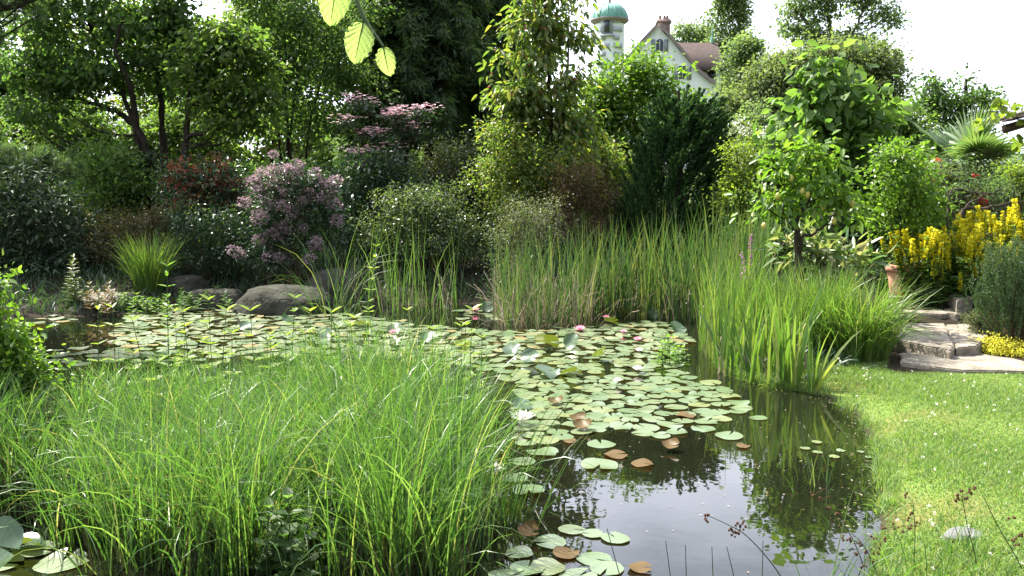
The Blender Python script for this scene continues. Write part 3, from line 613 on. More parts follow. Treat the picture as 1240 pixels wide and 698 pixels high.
T('bright_bush_tree', 'vivid light green bushy tree in front of the white tower', 'tree', 18.5, [(775, 85, 38, 26), (745, 108, 34, 28), (800, 104, 28, 26), (718, 128, 28, 26), (740, 80, 16, 14), (700, 160, 30, 30), (778, 160, 26, 22), (762, 190, 32, 24), (735, 145, 38, 30), (765, 130, 35, 40), (725, 185, 42, 32), (765, 66, 14, 12), (826, 128, 16, 16), (740, 220, 50, 30)],
  [[(765, 320), (762, 220), (768, 140), (778, 70)], [(763, 230), (740, 170), (730, 120)], [(765, 200), (790, 140), (806, 90)]], (.12, .06), 400, 55, .2, 'bright', r=.05, droop=.3, nlimb=50, shape='quad')
# juniper: upright plumes
def juniper(label, D, pxc, pytop, pybot, halfw):
    rng = rng_of(label); x = P(pxc, 200, D)[0]; z = h1(x, D); root = thing('juniper_tree', label, 'conifer', (x, D, z))
    zt_ = P(pxc, pytop, D)[2]; hw = halfw * D / FP; H = zt_ - z; tb = Buf(); cc = curve([(x, D, z - .1), (x + .05, D, z + H * .5), (x, D, zt_ - .3)], 8); tube(tb, cc, np.linspace(.09, .02, len(cc)), 8)
    cb = Buf(); n = 760
    f = rng.random(n) ** 1.15; a = rng.uniform(0, 2 * math.pi, n); rr = hw * np.clip(1.08 - f, .06, 1) ** .62 * np.sqrt(rng.uniform(.35, 1.0, n)) * .82 * np.where(f < .2, .8 + f, 1)
    root_p = np.stack([x + rr * np.cos(a), D + rr * np.sin(a), z + .15 + f * (H - 1.0)], 1); outv = np.stack([np.cos(a), np.sin(a), 0 * a], 1)
    dirv = nrm(outv * (.55 - .25 * f)[:, None] + np.array((.42, 0, .9)) + rng.normal(size=(n, 3)) * .13); Ls = rng.uniform(.35, .7, n)
    m_ = 110; t_ = rng.random((n, m_)) ** .8; P_ = root_p[:, None] + dirv[:, None] * (t_ * Ls[:, None])[:, :, None] + outv[:, None] * (t_ ** 2 * .14)[:, :, None]
    P_ = P_ + rng.normal(size=P_.shape) * (.036 * (1.1 - t_ * .9))[:, :, None]; A_ = dirv[:, None] * 1.1 + outv[:, None] * .25 + rng.normal(size=P_.shape) * .3
    leaves(cb, P_.reshape(-1, 3), A_.reshape(-1, 3), rng.normal(size=(n * m_, 3)), rng.uniform(.05, .09, n * m_), .03, .1, .05, 'quad')
    limbs(rng, tb, [(cc, np.linspace(.09, .02, len(cc)))], root_p[:60], .03); tb.build('trunk', M['bark_dark'], root, (x, D, z), smooth=True); cb.build('crown', M['juniper'], root, (x, D, z))
juniper('dark green juniper with upswept feathery plumes behind the tall reeds', 15.3, 820, 88, 270, 88)

T('large_leaved_tree', 'tree with very large glossy heart shaped leaves right of centre', 'tree', 12.8, [(1000, 82, 24, 22), (1030, 118, 40, 26), (992, 120, 24, 22), (1048, 150, 38, 28), (1005, 160, 42, 28), (1066, 128, 22, 20), (1075, 165, 18, 18), (962, 165, 20, 20), (968, 140, 14, 12), (1015, 205, 44, 36), (1045, 200, 30, 30), (990, 66, 8, 12)],
  [[(1025, 330), (1022, 240), (1018, 160), (1008, 80)], [(1022, 220), (1045, 160), (1060, 120)], [(1020, 200), (995, 150), (975, 120)]], (.17, .13), 150, 16, .2, 'glossy', r=.06, dens=.75, droop=.6, nlimb=60, fold=.12, bend=.18, up=1.2)
def add_fruit(root, rng, cs, od, org):
    for (px, py) in ((942, 238), (972, 232), (978, 236), (925, 274), (997, 250), (1032, 247), (958, 216), (1010, 268)):
        p_ = P(px, py, 9.75); b = Buf(); lathe(b, [(.001, .04), (.014, .036), (.028, .016), (.03, -.004), (.022, -.028), (.008, -.038), (.001, -.044)], 10, p_); b.build('fruit', M['lemon'], root, org, smooth=True)
T('fruit_tree', 'small fruit tree with thin dark trunk and round yellow fruit above the iris clump', 'tree', 9.9, [(958, 205, 34, 34), (990, 228, 36, 30), (945, 245, 30, 26), (1020, 245, 26, 26), (975, 180, 22, 20), (922, 240, 18, 18), (1035, 262, 18, 12), (912, 262, 14, 10), (1005, 195, 20, 16), (940, 182, 14, 14), ],
  [[(971, 345), (969, 300), (966, 275), (958, 252), (950, 225)], [(969, 297), (982, 285), (1000, 272), (1015, 255)], [(966, 272), (976, 250), (982, 220), (975, 185)]], (.105, .055), 105, 17, .13, 'bright', r=.024, gapf=1.9, droop=.5, nlimb=60, fold=.22, bend=.2, extra=add_fruit, shell=.6)
T('potted_tree', 'rounded small leaved tree growing from the terracotta pot', 'tree', 11.2, [(1095, 185, 32, 24), (1085, 215, 36, 28), (1110, 215, 34, 28), (1095, 245, 44, 28), (1070, 255, 28, 26), (1122, 252, 26, 26), (1098, 275, 42, 18), (1072, 190, 18, 16), (1112, 285, 24, 12)],
  [[(1092, 318), (1091, 285), (1090, 240), (1094, 190)], [(1091, 290), (1102, 250), (1112, 215)]], (.075, .036), 190, 30, .13, 'bright', r=.022, droop=.3, nlimb=40, shape='quad', base=P(1092, 345, 11.2))
# windmill palm
def palm():
    D = 14.5; c0 = P(1168, 208, D); x, y = c0[0], D; z = h1(x, y); root = thing('fan_palm', 'small fan palm with a spiky green crown behind the yellow flowers', 'palm', (x, y, z)); rng = rng_of('palm')
    b = Buf(); cc = curve([(x + .1, y, z - .1), (x + .05, y, (z + c0[2]) / 2), (x, y, c0[2] - .05)], 10); tube(b, cc, .09 + .015 * rng.random(len(cc)), 10); b.build('trunk', M['bark_grey'], root, (x, y, z))
    for k in range(12):
        a = k * 2.4 + .3; el = (1.2, .8, .5, .25, .0)[k % 5] + rng.normal() * .08; d = np.array((math.cos(a) * math.cos(el), math.sin(a) * math.cos(el), math.sin(el))); Lp = rng.uniform(.42, .7) * (1.1 if el < .5 else .8)
        hub = c0 + d * Lp; sd = nrm(np.cross(d, np.array((0, 0, 1.0)))); up = np.cross(sd, d); fb = Buf(); tube(fb, [c0 + np.array((0, 0, -.08)), c0 + d * Lp * .5, hub], .011, 5)
        m_ = 38; ph = np.linspace(-2.1, 2.1, m_); Lf = .82 * (1 - .12 * np.abs(ph)) * rng.uniform(.85, 1.1); t_ = np.linspace(0, 1, 5); V = []
        for j in range(m_):
            dj = d * math.cos(ph[j]) + sd * math.sin(ph[j]) + up * .12; dj /= np.linalg.norm(dj); pj = nrm(np.cross(dj, up)); zig = .35 if j % 2 else -.35; wv = nrm(pj + up * zig)
            ctr = hub + dj[None] * (t_ * Lf[j])[:, None] - np.array((0, 0, 1.0))[None] * (t_ ** 3 * .10)[:, None]; wd = np.array((.006, .026, .024, .014, .001))[:, None]
            V.append(np.stack([ctr - wv * wd, ctr + wv * wd], 1).reshape(-1, 3))
        V = np.array(V); i = np.arange(m_)[:, None] * 10 + np.arange(4)[None] * 2; fb.add(V.reshape(-1, 3), np.stack([i, i + 1, i + 3, i + 2], 2).reshape(-1, 4)); fb.build('frond', M['palm'], root, (x, y, z))
M['palm'] = leafmat('palm_frond', [(.07, .125, .035), (.1, .16, .045), (.14, .19, .07)], .35, .35, .5)
palm()
T('gnarled_tree', 'low leaning tree with bare forked branches below the palm', 'tree', 12.6, [(1185, 218, 26, 9), (1215, 228, 24, 10), (1150, 230, 14, 6)], [[(1154, 345), (1153, 300), (1160, 268), (1178, 245), (1215, 228)], [(1157, 275), (1148, 250), (1140, 236)], [(1165, 262), (1195, 252), (1240, 244)], [(1150, 238), (1180, 234), (1215, 236)]], (.07, .012), 40, 40, .1, 'conifer', r=.035, bark='bark_grey', shape='quad', nlimb=14)

# ================================================================== shrubs
def sh(*a, **k): return shrub(*a, **k)
sh('rhododendron', 'large dark rhododendron with narrow leathery leaves at the left edge', 'shrub', 14.3, [(60, 345, 70, 26), (10, 350, 60, 28), (40, 250, 70, 50), (0, 290, 60, 55), (80, 290, 55, 50), (45, 325, 70, 40), (20, 225, 50, 30)], (.13, .036), 330, 42, .17, 'rhodo', shape='hex', droop=.25, up=.5)
sh('mountain_pine', 'soft dark mound of pine needles above the rhododendron', 'shrub', 14.9, [(40, 195, 60, 18), (0, 200, 50, 22), (75, 205, 30, 12)], (.1, .01), 90, 50, .12, 'conifer', extra=lambda r_, g, cs, od, o_: needles(r_, g, cs, od, o_, nl=160, ln=.11))
sh('laurel_bush', 'glossy leaved laurel with light catching its top left of the leaning trunk', 'shrub', 16.4, [(125, 195, 38, 25), (105, 215, 30, 30), (150, 215, 34, 28), (130, 245, 50, 30)], (.11, .042), 190, 40, .17, 'glossy', shape='hex')
sh('laurel_bush', 'dark laurel with small pale flowers behind the leaning trunk', 'shrub', 16.9, [(165, 205, 30, 25), (150, 235, 36, 26)], (.1, .04), 100, 40, .16, 'rhodo', shape='hex')
sh('spreading_shrub', 'low brown green shrub spreading over the left bank', 'shrub', 14.4, [(140, 270, 40, 20), (120, 300, 45, 26), (170, 295, 45, 30), (185, 265, 20, 16)], (.05, .02), 240, 60, .13, 'brown')
sh('pieris_bush', 'dark bush with orange red young leaves on its top', 'shrub', 15.6, [(245, 205, 46, 18), (222, 225, 36, 24), (270, 228, 36, 24), (245, 250, 50, 30)], (.085, .03), 220, 44, .14, 'deep', shape='hex', extra=tips('redtip', 26, .075, .026, 'young_leaves', .09, .95, True))
sh('azalea_bush', 'spreading dark green azalea with yellowish patches over the far shore', 'shrub', 14.4, [(250, 262, 50, 22), (225, 290, 40, 26), (280, 288, 45, 30), (255, 315, 50, 26)], (.06, .024), 260, 52, .13, 'deep', extra=tips('lime', 10, .055, .024, 'pale_shoots', .08, .16, True))
def heads(mat, npet, rad_, name, count, petal=.028):
    """round flower heads, each a part of its own, facing out of the bush"""
    def f(root, rng, cs, od, org):
        vs = []
        for k in range(4):
            b = Buf(); d = nrm(rng.normal(size=(npet, 3)) + np.array((0, -.2, .4))); leaves(b, d * rad_ * .75 * rng.uniform(.5, 1.15, (npet, 1)), d + rng.normal(size=(npet, 3)) * .6, rng.normal(size=(npet, 3)), petal, petal * .9, .1, .1, 'quad'); me = b.mesh('flower_head'); me.materials.append(M[mat]); vs.append(me)
        sel = np.where((od[:, 1] < .35) & (od[:, 2] > -.6))[0]; sel = rng.permutation(sel)[:count]
        for k in sel:
            o = put(name, vs[int(rng.integers(4))], root); o.location = Vector(cs[k] + od[k] * .09 - np.array(org)); o.rotation_euler = (rng.uniform(-.4, .4), rng.uniform(-.4, .4), rng.uniform(0, 6.28)); s_ = rng.uniform(.75, 1.35); o.scale = (s_, s_, s_ * .8)
    return f
sh('mountain_laurel', 'rounded bush covered with dusty pink flower heads over the far shore', 'shrub', 14.0, [(352, 222, 44, 30), (325, 245, 34, 28), (378, 238, 34, 32), (345, 270, 46, 28), (325, 290, 30, 18), (392, 265, 26, 24), (365, 300, 44, 22), (320, 312, 40, 18)], (.08, .03), 300, 40, .12, 'deep', shape='hex', extra=heads('pinkfl', 130, .115, 'flower_head', 78, .028))
def bracts(root, rng, cs, od, org):
    sel = (od[:, 2] > -.35) & (od[:, 1] < .6); c_ = cs[sel]; c_ = c_[rng.random(len(c_)) < .75]; n = len(c_) * 22; C_ = np.repeat(c_, 22, 0) + rng.normal(size=(n, 3)) * np.array((.14, .14, .04)) + np.array((0, 0, .09)); b = Buf()
    for q in range(4):
        a = rng.uniform(0, 6.28, n) * 0 + q * math.pi / 2; leaves(b, C_, np.stack([np.cos(a), np.sin(a), 0 * a + .15], 1) + rng.normal(size=(n, 3)) * .12, rng.normal(size=(n, 3)) * .3 + np.array((0, 0, 1)), .042, .032, .06, .1, 'quad')
    b.build('blossoms', M['dogpink'], root, org)
T('dogwood_tree', 'layered dogwood carrying flat sprays of pink blossom before the hemlock', 'tree', 16.2, [(505, 138, 30, 8), (478, 146, 26, 10), (440, 126, 22, 10), (422, 150, 22, 8), (452, 165, 24, 8), (440, 190, 22, 9), (515, 158, 18, 7), (478, 185, 20, 9), (460, 205, 20, 8)],
  [[(465, 300), (465, 220), (462, 180), (450, 140)], [(465, 230), (480, 180), (500, 145)]], (.08, .04), 70, 40, .15, 'deep', r=.04, flat=.25, nlimb=60, shape='quad', extra=bracts, shell=.9)
sh('dogwood_shrub', 'dark leafy undergrowth below the pink dogwood', 'shrub', 15.8, [(465, 200, 45, 30), (430, 225, 40, 40), (490, 230, 40, 30), (450, 265, 60, 40)], (.08, .04), 260, 44, .17, 'deep')
sh('speckled_shrub', 'wide shrub with small cream speckled leaves behind the left reeds', 'shrub', 14.9, [(500, 245, 50, 28), (540, 250, 40, 32), (470, 275, 45, 35), (520, 290, 60, 35), (560, 285, 40, 36)], (.055, .026), 420, 60, .13, 'cream')
sh('viburnum_bush', 'dull grey green bush below the hemlock', 'shrub', 17.2, [(545, 185, 34, 20), (520, 205, 40, 22), (560, 215, 40, 30), (590, 190, 30, 34), (590, 240, 40, 40)], (.075, .04), 260, 46, .16, 'greygreen')
sh('light_green_shrub', 'light green shrub at the foot of the orange tipped tree', 'shrub', 15.4, [(608, 165, 32, 24), (640, 195, 42, 26), (600, 205, 34, 30), (640, 230, 46, 30), (680, 215, 30, 34), (610, 250, 40, 30)], (.07, .035), 330, 48, .15, 'yellowgreen')
sh('willow_shrub', 'fine twiggy shrub with tiny brownish leaves rising from the middle reeds', 'shrub', 13.0, [(635, 255, 32, 22), (620, 285, 34, 26), (655, 285, 30, 30), (630, 320, 40, 30), (665, 255, 20, 18)], (.034, .016), 260, 60, .12, 'greygreen')
sh('barberry_bush', 'brownish red bush behind the middle reeds', 'shrub', 15.0, [(700, 215, 32, 24), (680, 240, 32, 26), (725, 240, 24, 28), (700, 270, 44, 26)], (.045, .022), 270, 56, .13, 'reddish')
sh('light_bush', 'sunlit yellow green bush right of the juniper', 'shrub', 14.0, [(905, 180, 28, 18), (910, 210, 32, 28), (890, 240, 26, 28), (930, 235, 30, 32), (910, 270, 40, 26)], (.06, .03), 300, 54, .13, 'lime')
sh('white_blossom_shrub', 'shrub sprinkled with white blossom beside the juniper top', 'shrub', 19, [(882, 158, 26, 10), (905, 165, 26, 12), (870, 175, 22, 16), (930, 172, 24, 14), (900, 200, 50, 30)], (.07, .035), 170, 44, .17, 'far', extra=tips('whitefl', 22, .05, .045, 'blossoms', .12, .6, True))
sh('spreading_juniper', 'low dark spreading juniper between the fruit tree and the pot', 'shrub', 12.4, [(1055, 262, 34, 10), (1050, 280, 40, 12), (1075, 292, 34, 12), (1020, 275, 26, 12)], (.06, .014), 150, 110, .11, 'juniper', flat=.35)
sh('box_bush', 'dense dark green bush left of the spreading juniper', 'shrub', 13.2, [(1000, 300, 50, 30), (950, 290, 40, 34), (1050, 305, 40, 26), (905, 300, 34, 34)], (.05, .024), 280, 50, .13, 'mid')
sh('edge_shrub', 'pale yellow green shrub at the right edge beside the palm', 'shrub', 12.8, [(1232, 210, 16, 12), (1245, 225, 22, 16)], (.05, .026), 90, 50, .1, 'lime')
sh('oleander_bush', 'bush with a few red flowers beneath the palm', 'shrub', 13.8, [(1135, 215, 26, 16), (1180, 215, 30, 14), (1150, 240, 40, 26), (1210, 250, 40, 26)], (.08, .02), 220, 44, .14, 'greygreen', extra=heads('redfl', 26, .05, 'flower_head', 14, .04))
M['canna'] = leafmat('canna_leaf', [(.06, .12, .03), (.1, .17, .04), (.16, .2, .08), (.3, .27, .2)], .4, .35, .5)
sh('canna_plant', 'large leaved plant with pale pinkish leaf edges beside the fruit tree trunk', 'plant', 10.3, [(1000, 300, 40, 16), (1035, 305, 26, 14), (965, 295, 26, 18), (1010, 325, 46, 16), (1045, 325, 22, 16)], (.19, .055), 54, 16, .1, 'canna', shape='hex', droop=-.3)

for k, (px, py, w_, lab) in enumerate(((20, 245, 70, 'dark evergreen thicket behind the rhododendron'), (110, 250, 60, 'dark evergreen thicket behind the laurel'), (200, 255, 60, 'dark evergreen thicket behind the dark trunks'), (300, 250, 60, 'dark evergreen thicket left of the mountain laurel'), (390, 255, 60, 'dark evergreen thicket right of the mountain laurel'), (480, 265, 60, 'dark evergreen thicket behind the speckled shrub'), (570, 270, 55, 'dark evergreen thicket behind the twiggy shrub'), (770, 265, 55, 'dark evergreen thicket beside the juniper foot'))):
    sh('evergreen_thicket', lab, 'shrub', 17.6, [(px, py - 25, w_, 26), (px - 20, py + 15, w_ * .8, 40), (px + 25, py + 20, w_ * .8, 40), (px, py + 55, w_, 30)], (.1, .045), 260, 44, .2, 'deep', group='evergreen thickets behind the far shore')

T('tall_hedge', 'long tall sunlit hedge closing the view behind the left trees', 'hedge', 23.5, [(px_, 168 + 14 * math.sin(px_ * .05), 44, 42) for px_ in range(-110, 720, 38)] + [(px_, 225, 50, 40) for px_ in range(-110, 720, 50)], [[(px_, 290), (px_ + 5, 200)] for px_ in range(-100, 700, 90)], (.12, .075), 1500, 40, .26, 'midwarm', r=.05, shape='quad', nlimb=60, dens=1, gapf=.8, deep=.5)
sh('leafy_shrub', 'bright leafy shrub filling the space left of the large leaved tree', 'shrub', 13.6, [(945, 185, 30, 26), (960, 215, 30, 30), (935, 240, 34, 34), (955, 280, 40, 30)], (.09, .05), 230, 40, .15, 'midwarm')
sh('leafy_shrub', 'light green shrub between the large leaved tree and the palm', 'shrub', 13.4, [(1075, 200, 30, 24), (1060, 235, 34, 30), (1100, 225, 36, 32), (1120, 250, 34, 28)], (.08, .045), 230, 40, .15, 'bright')

sh('leafy_shrub', 'bright yellow green shrub between the orange tipped tree and the juniper', 'shrub', 17.0, [(735, 195, 34, 26), (715, 220, 34, 30), (755, 225, 30, 30), (735, 255, 44, 34), (700, 185, 24, 22)], (.08, .045), 330, 40, .17, 'yellowgreen')
for k, (px, py, D, mt, lab) in enumerate(((905, 165, 24, 'farlight', 'light green tree behind the white blossom shrub'), (960, 190, 22, 'midwarm', 'sunny green tree behind the left edge of the large leaved tree'), (1075, 170, 21, 'midwarm', 'sunny green tree behind the right edge of the large leaved tree'), (1120, 215, 20, 'mid', 'green tree low behind the fan palm'), (1215, 225, 22, 'mid', 'green bush tree at the right edge behind the palm'))):
    rr_ = random.Random(50 + k); T('garden_bank_tree', lab, 'tree', D, [(px + rr_.uniform(-26, 26), py + rr_.uniform(-26, 40), rr_.uniform(20, 32), rr_.uniform(18, 28)) for _ in range(7)] + [(px, py + 60, 44, 34)], [[(px, 300), (px + 3, py + 30), (px, py - 10)]], (.11, .07), 260, 40, .22, mt, r=.08, shape='quad', nlimb=24, group='garden trees massed on the right')

# ================================================================== right: steps, pot, flowers
def irregular(poly, rng, n=5, j=.012):
    o = []
    for a_, c_ in zip(poly, poly[1:] + poly[:1]):
        for t_ in np.linspace(0, 1, n, endpoint=False): o.append(np.array(a_) * (1 - t_) + np.array(c_) * t_ + rng.normal(size=2) * j)
    return np.array(o)
def slab(label, pxpoly, z, th, name='stone_slab', group='stone slabs of the garden steps', mat='slab'):
    rng = rng_of(label); poly = irregular([tuple(G(px, py, z)[:2]) for px, py in pxpoly], rng); c_ = poly.mean(0)
    bm = bmesh.new(); vs = [bm.verts.new((*(p_ - c_), 0)) for p_ in poly]; f = bm.faces.new(vs)
    if f.normal.z < 0: f.normal_flip()
    r_ = bmesh.ops.extrude_face_region(bm, geom=[f]); bmesh.ops.translate(bm, verts=[v for v in r_['geom'] if isinstance(v, bmesh.types.BMVert)], vec=(0, 0, -th)); bmesh.ops.recalc_face_normals(bm, faces=bm.faces)
    bmesh.ops.bevel(bm, geom=[e for e in bm.edges if all(abs(v.co.z) < 1e-4 for v in e.verts)], offset=.012, segments=2, affect='EDGES')
    bmesh.ops.triangulate(bm, faces=[f for f in bm.faces if len(f.verts) > 4]); bmesh.ops.subdivide_edges(bm, edges=[e for e in bm.edges if e.calc_length() > .15], cuts=2, use_grid_fill=True)
    bmesh.ops.triangulate(bm, faces=bm.faces)
    for v in bm.verts: v.co.z += .010 * mnoise.noise(Vector((v.co.x * 4 + c_[0], v.co.y * 4, v.co.z * 5))); q = mnoise.noise(Vector((v.co.x * 7, v.co.y * 7 + 3, v.co.z * 9))); v.co.x += .012 * q; v.co.y += .012 * q
    me = bpy.data.meshes.new(name); bm.to_mesh(me); bm.free(); me.materials.append(M[mat]); o = put(name, me, None, (c_[0], c_[1], z)); tag(o, label, 'stone slab', group)
slab('broad lowest stone slab level with the lawn', [(1088, 427), (1172, 425), (1262, 441), (1262, 450), (1165, 448), (1092, 439)], .14, .2)
slab('wide middle step slab with a shaded front edge left of the rosemary', [(1078, 391), (1142, 389), (1156, 420), (1150, 424), (1085, 411)], .23, .2)
slab('small middle step slab touching the low grey bush', [(1144, 389), (1172, 392), (1198, 405), (1182, 419), (1158, 421)], .226, .2)
slab('upper step slab in front of the terracotta pot', [(1076, 362), (1132, 361), (1146, 379), (1140, 381), (1082, 376)], .32, .19)
slab('short upper step slab below the edging block', [(1134, 363), (1152, 366), (1164, 377), (1160, 381), (1148, 379)], .325, .19)
slab('raised block edging the path under the yellow flowers', [(1142, 354), (1172, 353), (1180, 361), (1160, 364)], .47, .3)
slab('far path slab beside the terracotta pot', [(1078, 352), (1140, 352), (1140, 359), (1074, 360)], .415, .15)
# terracotta pot
pc = P(1092, 356, 11.2); pz = .41; root = thing('terracotta_pot', 'pale terracotta pot holding the rounded small tree', 'flower pot', (pc[0], pc[1], pz))
sc_ = 11.2 / FP; hp = 38 * sc_
b = Buf(); lathe(b, [(.001, 0), (13 * sc_, 0), (14 * sc_, hp * .1), (16 * sc_, hp * .5), (18 * sc_, hp * .78), (18 * sc_, hp * .8), (15 * sc_, hp * .8), (.001, hp * .78)], 32); b.build('body', M['terracotta'], root, smooth=True)
b = Buf(); lathe(b, [(18.1 * sc_, hp * .76), (20 * sc_, hp * .78), (20.5 * sc_, hp * .86), (20.5 * sc_, hp * .96), (19.5 * sc_, hp), (17 * sc_, hp * .99), (16.5 * sc_, hp * .82)], 32); b.build('rim', M['terracotta'], root, smooth=True)
b = Buf(); lathe(b, [(16 * sc_, hp * .86), (10 * sc_, hp * .89), (.001, hp * .9)], 20); b.build('soil', M['bark_dark'], root, smooth=True)
for q in (.42, .6):
    b = Buf(); rq = (13 + 4.6 * q) * sc_; lathe(b, [(rq, hp * (q - .025)), (rq + .008, hp * q), (rq, hp * (q + .025))], 32); b.build('band', M['terracotta'], root, smooth=True)
# yellow loosestrife
def loosestrife(label, D, px0, px1, n, hmin, hmax, nspk):
    rng = rng_of(label); x0, x1 = P(px0, 300, D)[0], P(px1, 300, D)[0]; xm = (x0 + x1) / 2; z = h1(xm, D); root = thing('loosestrife_clump', label, 'flowers', (xm, D, z), 'yellow loosestrife clumps')
    fb = Buf(); vs = []
    for k in range(4):
        b = Buf(); m_ = 130; t_ = rng.random(m_); L_ = .34; a = rng.uniform(0, 6.28, m_); rr = .042 * (1.15 - t_ * .8); d = np.stack([np.cos(a), np.sin(a), .45 + 0 * a], 1)
        leaves(b, np.stack([rr * .35 * np.cos(a), rr * .35 * np.sin(a), t_ * L_], 1), d, rng.normal(size=(m_, 3)) + np.array((0, 0, .6)), .034, .03, .12, .1, 'quad')
        tube(b, [(0, 0, -.05), (.004, 0, L_ * .5), (0, 0, L_)], .004, 4); me = b.mesh('flower_spike'); me.materials.append(M['yellowfl']); vs.append(me)
    ks = 0
    for k in range(n):
        bx = xm + (x1 - x0) * .42 * np.clip(rng.normal() * .55, -1, 1); by = D + rng.normal() * .22; h = rng.uniform(hmin, hmax); bz = h1(bx, by)
        dv = np.array(((bx - xm) * .35 + rng.normal() * .08, rng.normal() * .12, 1.0)); tip = np.array((bx, by, bz)) + dv * h
        st = curve([(bx, by, bz - .03), np.array((bx, by, bz)) * .5 + tip * .5 + rng.normal(size=3) * .02, tip], 4); tube(fb, st, .005, 4)
        nl = 34; t_ = rng.uniform(.12, .97, nl); c_ = np.array((bx, by, bz)) + dv * h * t_[:, None]; a = rng.uniform(0, 6.28, nl)
        leaves(fb, c_, np.stack([np.cos(a), np.sin(a), .25 + 0 * a], 1), rng.normal(size=(nl, 3)) * .3 + np.array((0, 0, 1)), rng.uniform(.06, .1, nl), .028, .15, .2)
        if ks < nspk and k % 8 != 0:
            ks += 1; o = put('flower_spike', vs[k % 4], root); o.location = Vector(tip - dv * .2 - np.array((xm, D, z))); d_ = Vector(dv + rng.normal(size=3) * .12); o.rotation_euler = d_.to_track_quat('Z', 'Y').to_euler(); s_ = rng.uniform(.55, 1.05); o.scale = (s_ * 1.15, s_ * 1.15, s_)
    fb.build('stems_and_leaves', M['mid'], root, (xm, D, z))
loosestrife('broad clump of yellow loosestrife spikes beside the terracotta pot', 10.9, 1092, 1205, 120, .45, .9, 84)
loosestrife('clump of tall yellow loosestrife behind the rosemary bush', 11.7, 1165, 1262, 95, .65, 1.12, 72)
# rosemary
def rosemary(label, D, lobes, n):
    rng = rng_of(label); LB = px_lobes(lobes, D, .9); x = np.mean([c[0] for c, r in LB]); z = h1(x, D); root = thing('rosemary_bush', label, 'shrub', (x, D, z), None); cs, od = lobe_pts(rng, LB, n, .4); tb = Buf(); cb = Buf()
    base = np.array((x, D, z)); dirv = nrm(nrm(cs - base) * .8 + np.array((0, 0, 1.1)) + rng.normal(size=cs.shape) * .2); L_ = rng.uniform(.14, .26, n); m_ = 44; t_ = rng.random((n, m_)); p_ = cs[:, None] + dirv[:, None] * ((t_ - .5) * L_[:, None])[:, :, None]
    leaves(cb, p_.reshape(-1, 3), (dirv[:, None] * .9 + rng.normal(size=p_.shape) * .55).reshape(-1, 3), rng.normal(size=(n * m_, 3)), rng.uniform(.02, .034, n * m_), .0055, .1, .05, 'quad')
    for k in range(40): tube(tb, curve([base + rng.normal(size=3) * (.1, .08, 0) - np.array((0, 0, .04)), base * .5 + cs[k] * .5 + rng.normal(size=3) * .03, cs[k]], 4), .006, 4)
    tb.build('stems', M['twig'], root, (x, D, z)); cb.build('foliage', M['rosemary'], root, (x, D, z))
M['rosemary'] = leafmat('rosemary_needle', [(.03, .065, .025), (.05, .09, .035), (.075, .12, .05)], .3, .5, .35)
rosemary('large upright dark green rosemary bush at the right edge beside the stone steps', 9.0, [(1212, 325, 34, 30), (1250, 310, 36, 36), (1202, 358, 30, 30), (1245, 365, 44, 40), (1215, 385, 36, 22), (1250, 395, 36, 20)], 900)
sh('lavender_mound', 'small grey green mound between the middle step and the rosemary', 'shrub', 9.3, [(1185, 385, 18, 12), (1190, 398, 20, 10)], (.03, .008), 90, 60, .05, 'greygreen')
sh('sedum_mat', 'low cushion of bright yellow sedum edging the lowest slab', 'flowers', 8.75, [(1203, 420, 26, 13), (1232, 426, 32, 14), (1265, 433, 24, 14)], (.018, .012), 330, 40, .05, 'sedum', flat=.6, nlimb=3)
# pavilion eave with vine, right edge
ev = P(1199, 150, 11.5); ex, ey, ez = ev
root = thing('garden_pavilion', 'dark wooden pavilion with a tiled roof corner cut off by the right edge', 'pavilion', (ex + 1.6, ey - 1.5, h1(ex + 1.6, ey - 1.5)))
oz = root.location.z; b = Buf()
def slope(buf, p0, p1, p2, p3, th):
    v = [np.array(q) for q in (p0, p1, p2, p3)]; n_ = nrm(np.cross(v[1] - v[0], v[3] - v[0])); w = [q - n_ * th for q in v]
    buf.add(np.array(v + w), np.array([[0, 1, 2, 3], [7, 6, 5, 4], [0, 4, 5, 1], [1, 5, 6, 2], [2, 6, 7, 3], [3, 7, 4, 0]]))
rz0 = ez - oz
for k in range(12):
    for j in range(7):
        y0 = -1.4 + k * .24; x0 = -1.6 + j * .3; slope(b, (x0, y0, rz0 + .02 + j * .09 + .02 * (k % 2)), (x0 + .36, y0, rz0 + .02 + (j + 1.15) * .09 + .02 * (k % 2)), (x0 + .36, y0 + .235, rz0 + .02 + (j + 1.15) * .09 + .02 * (k % 2)), (x0, y0 + .235, rz0 + .02 + j * .09 + .02 * (k % 2)), .025)
b.build('roof', M['tile'], root)
b = Buf()
for k in range(6): slope(b, (-1.55, -1.35 + k * .52, rz0 - .04), (.5, -1.35 + k * .52, rz0 + .58), (.5, -1.27 + k * .52, rz0 + .58), (-1.55, -1.27 + k * .52, rz0 - .04), .1)
b.build('rafters', M['eave'], root)
b = Buf(); box(b, (-.9, .05, rz0 - .02), (.14, 2.9, .16)); b.build('beam', M['eave'], root)
for yy in (-1.2, 1.3):
    b = Buf(); box(b, (-.9, yy, (rz0 - .1) / 2 - .06), (.13, .13, rz0 - .02)); b.build('post', M['eave'], root)
b = Buf(); box(b, (.5, .05, rz0 * .55), (.1, 2.7, rz0 * 1.2)); b.build('back_wall', M['plaster'], root)
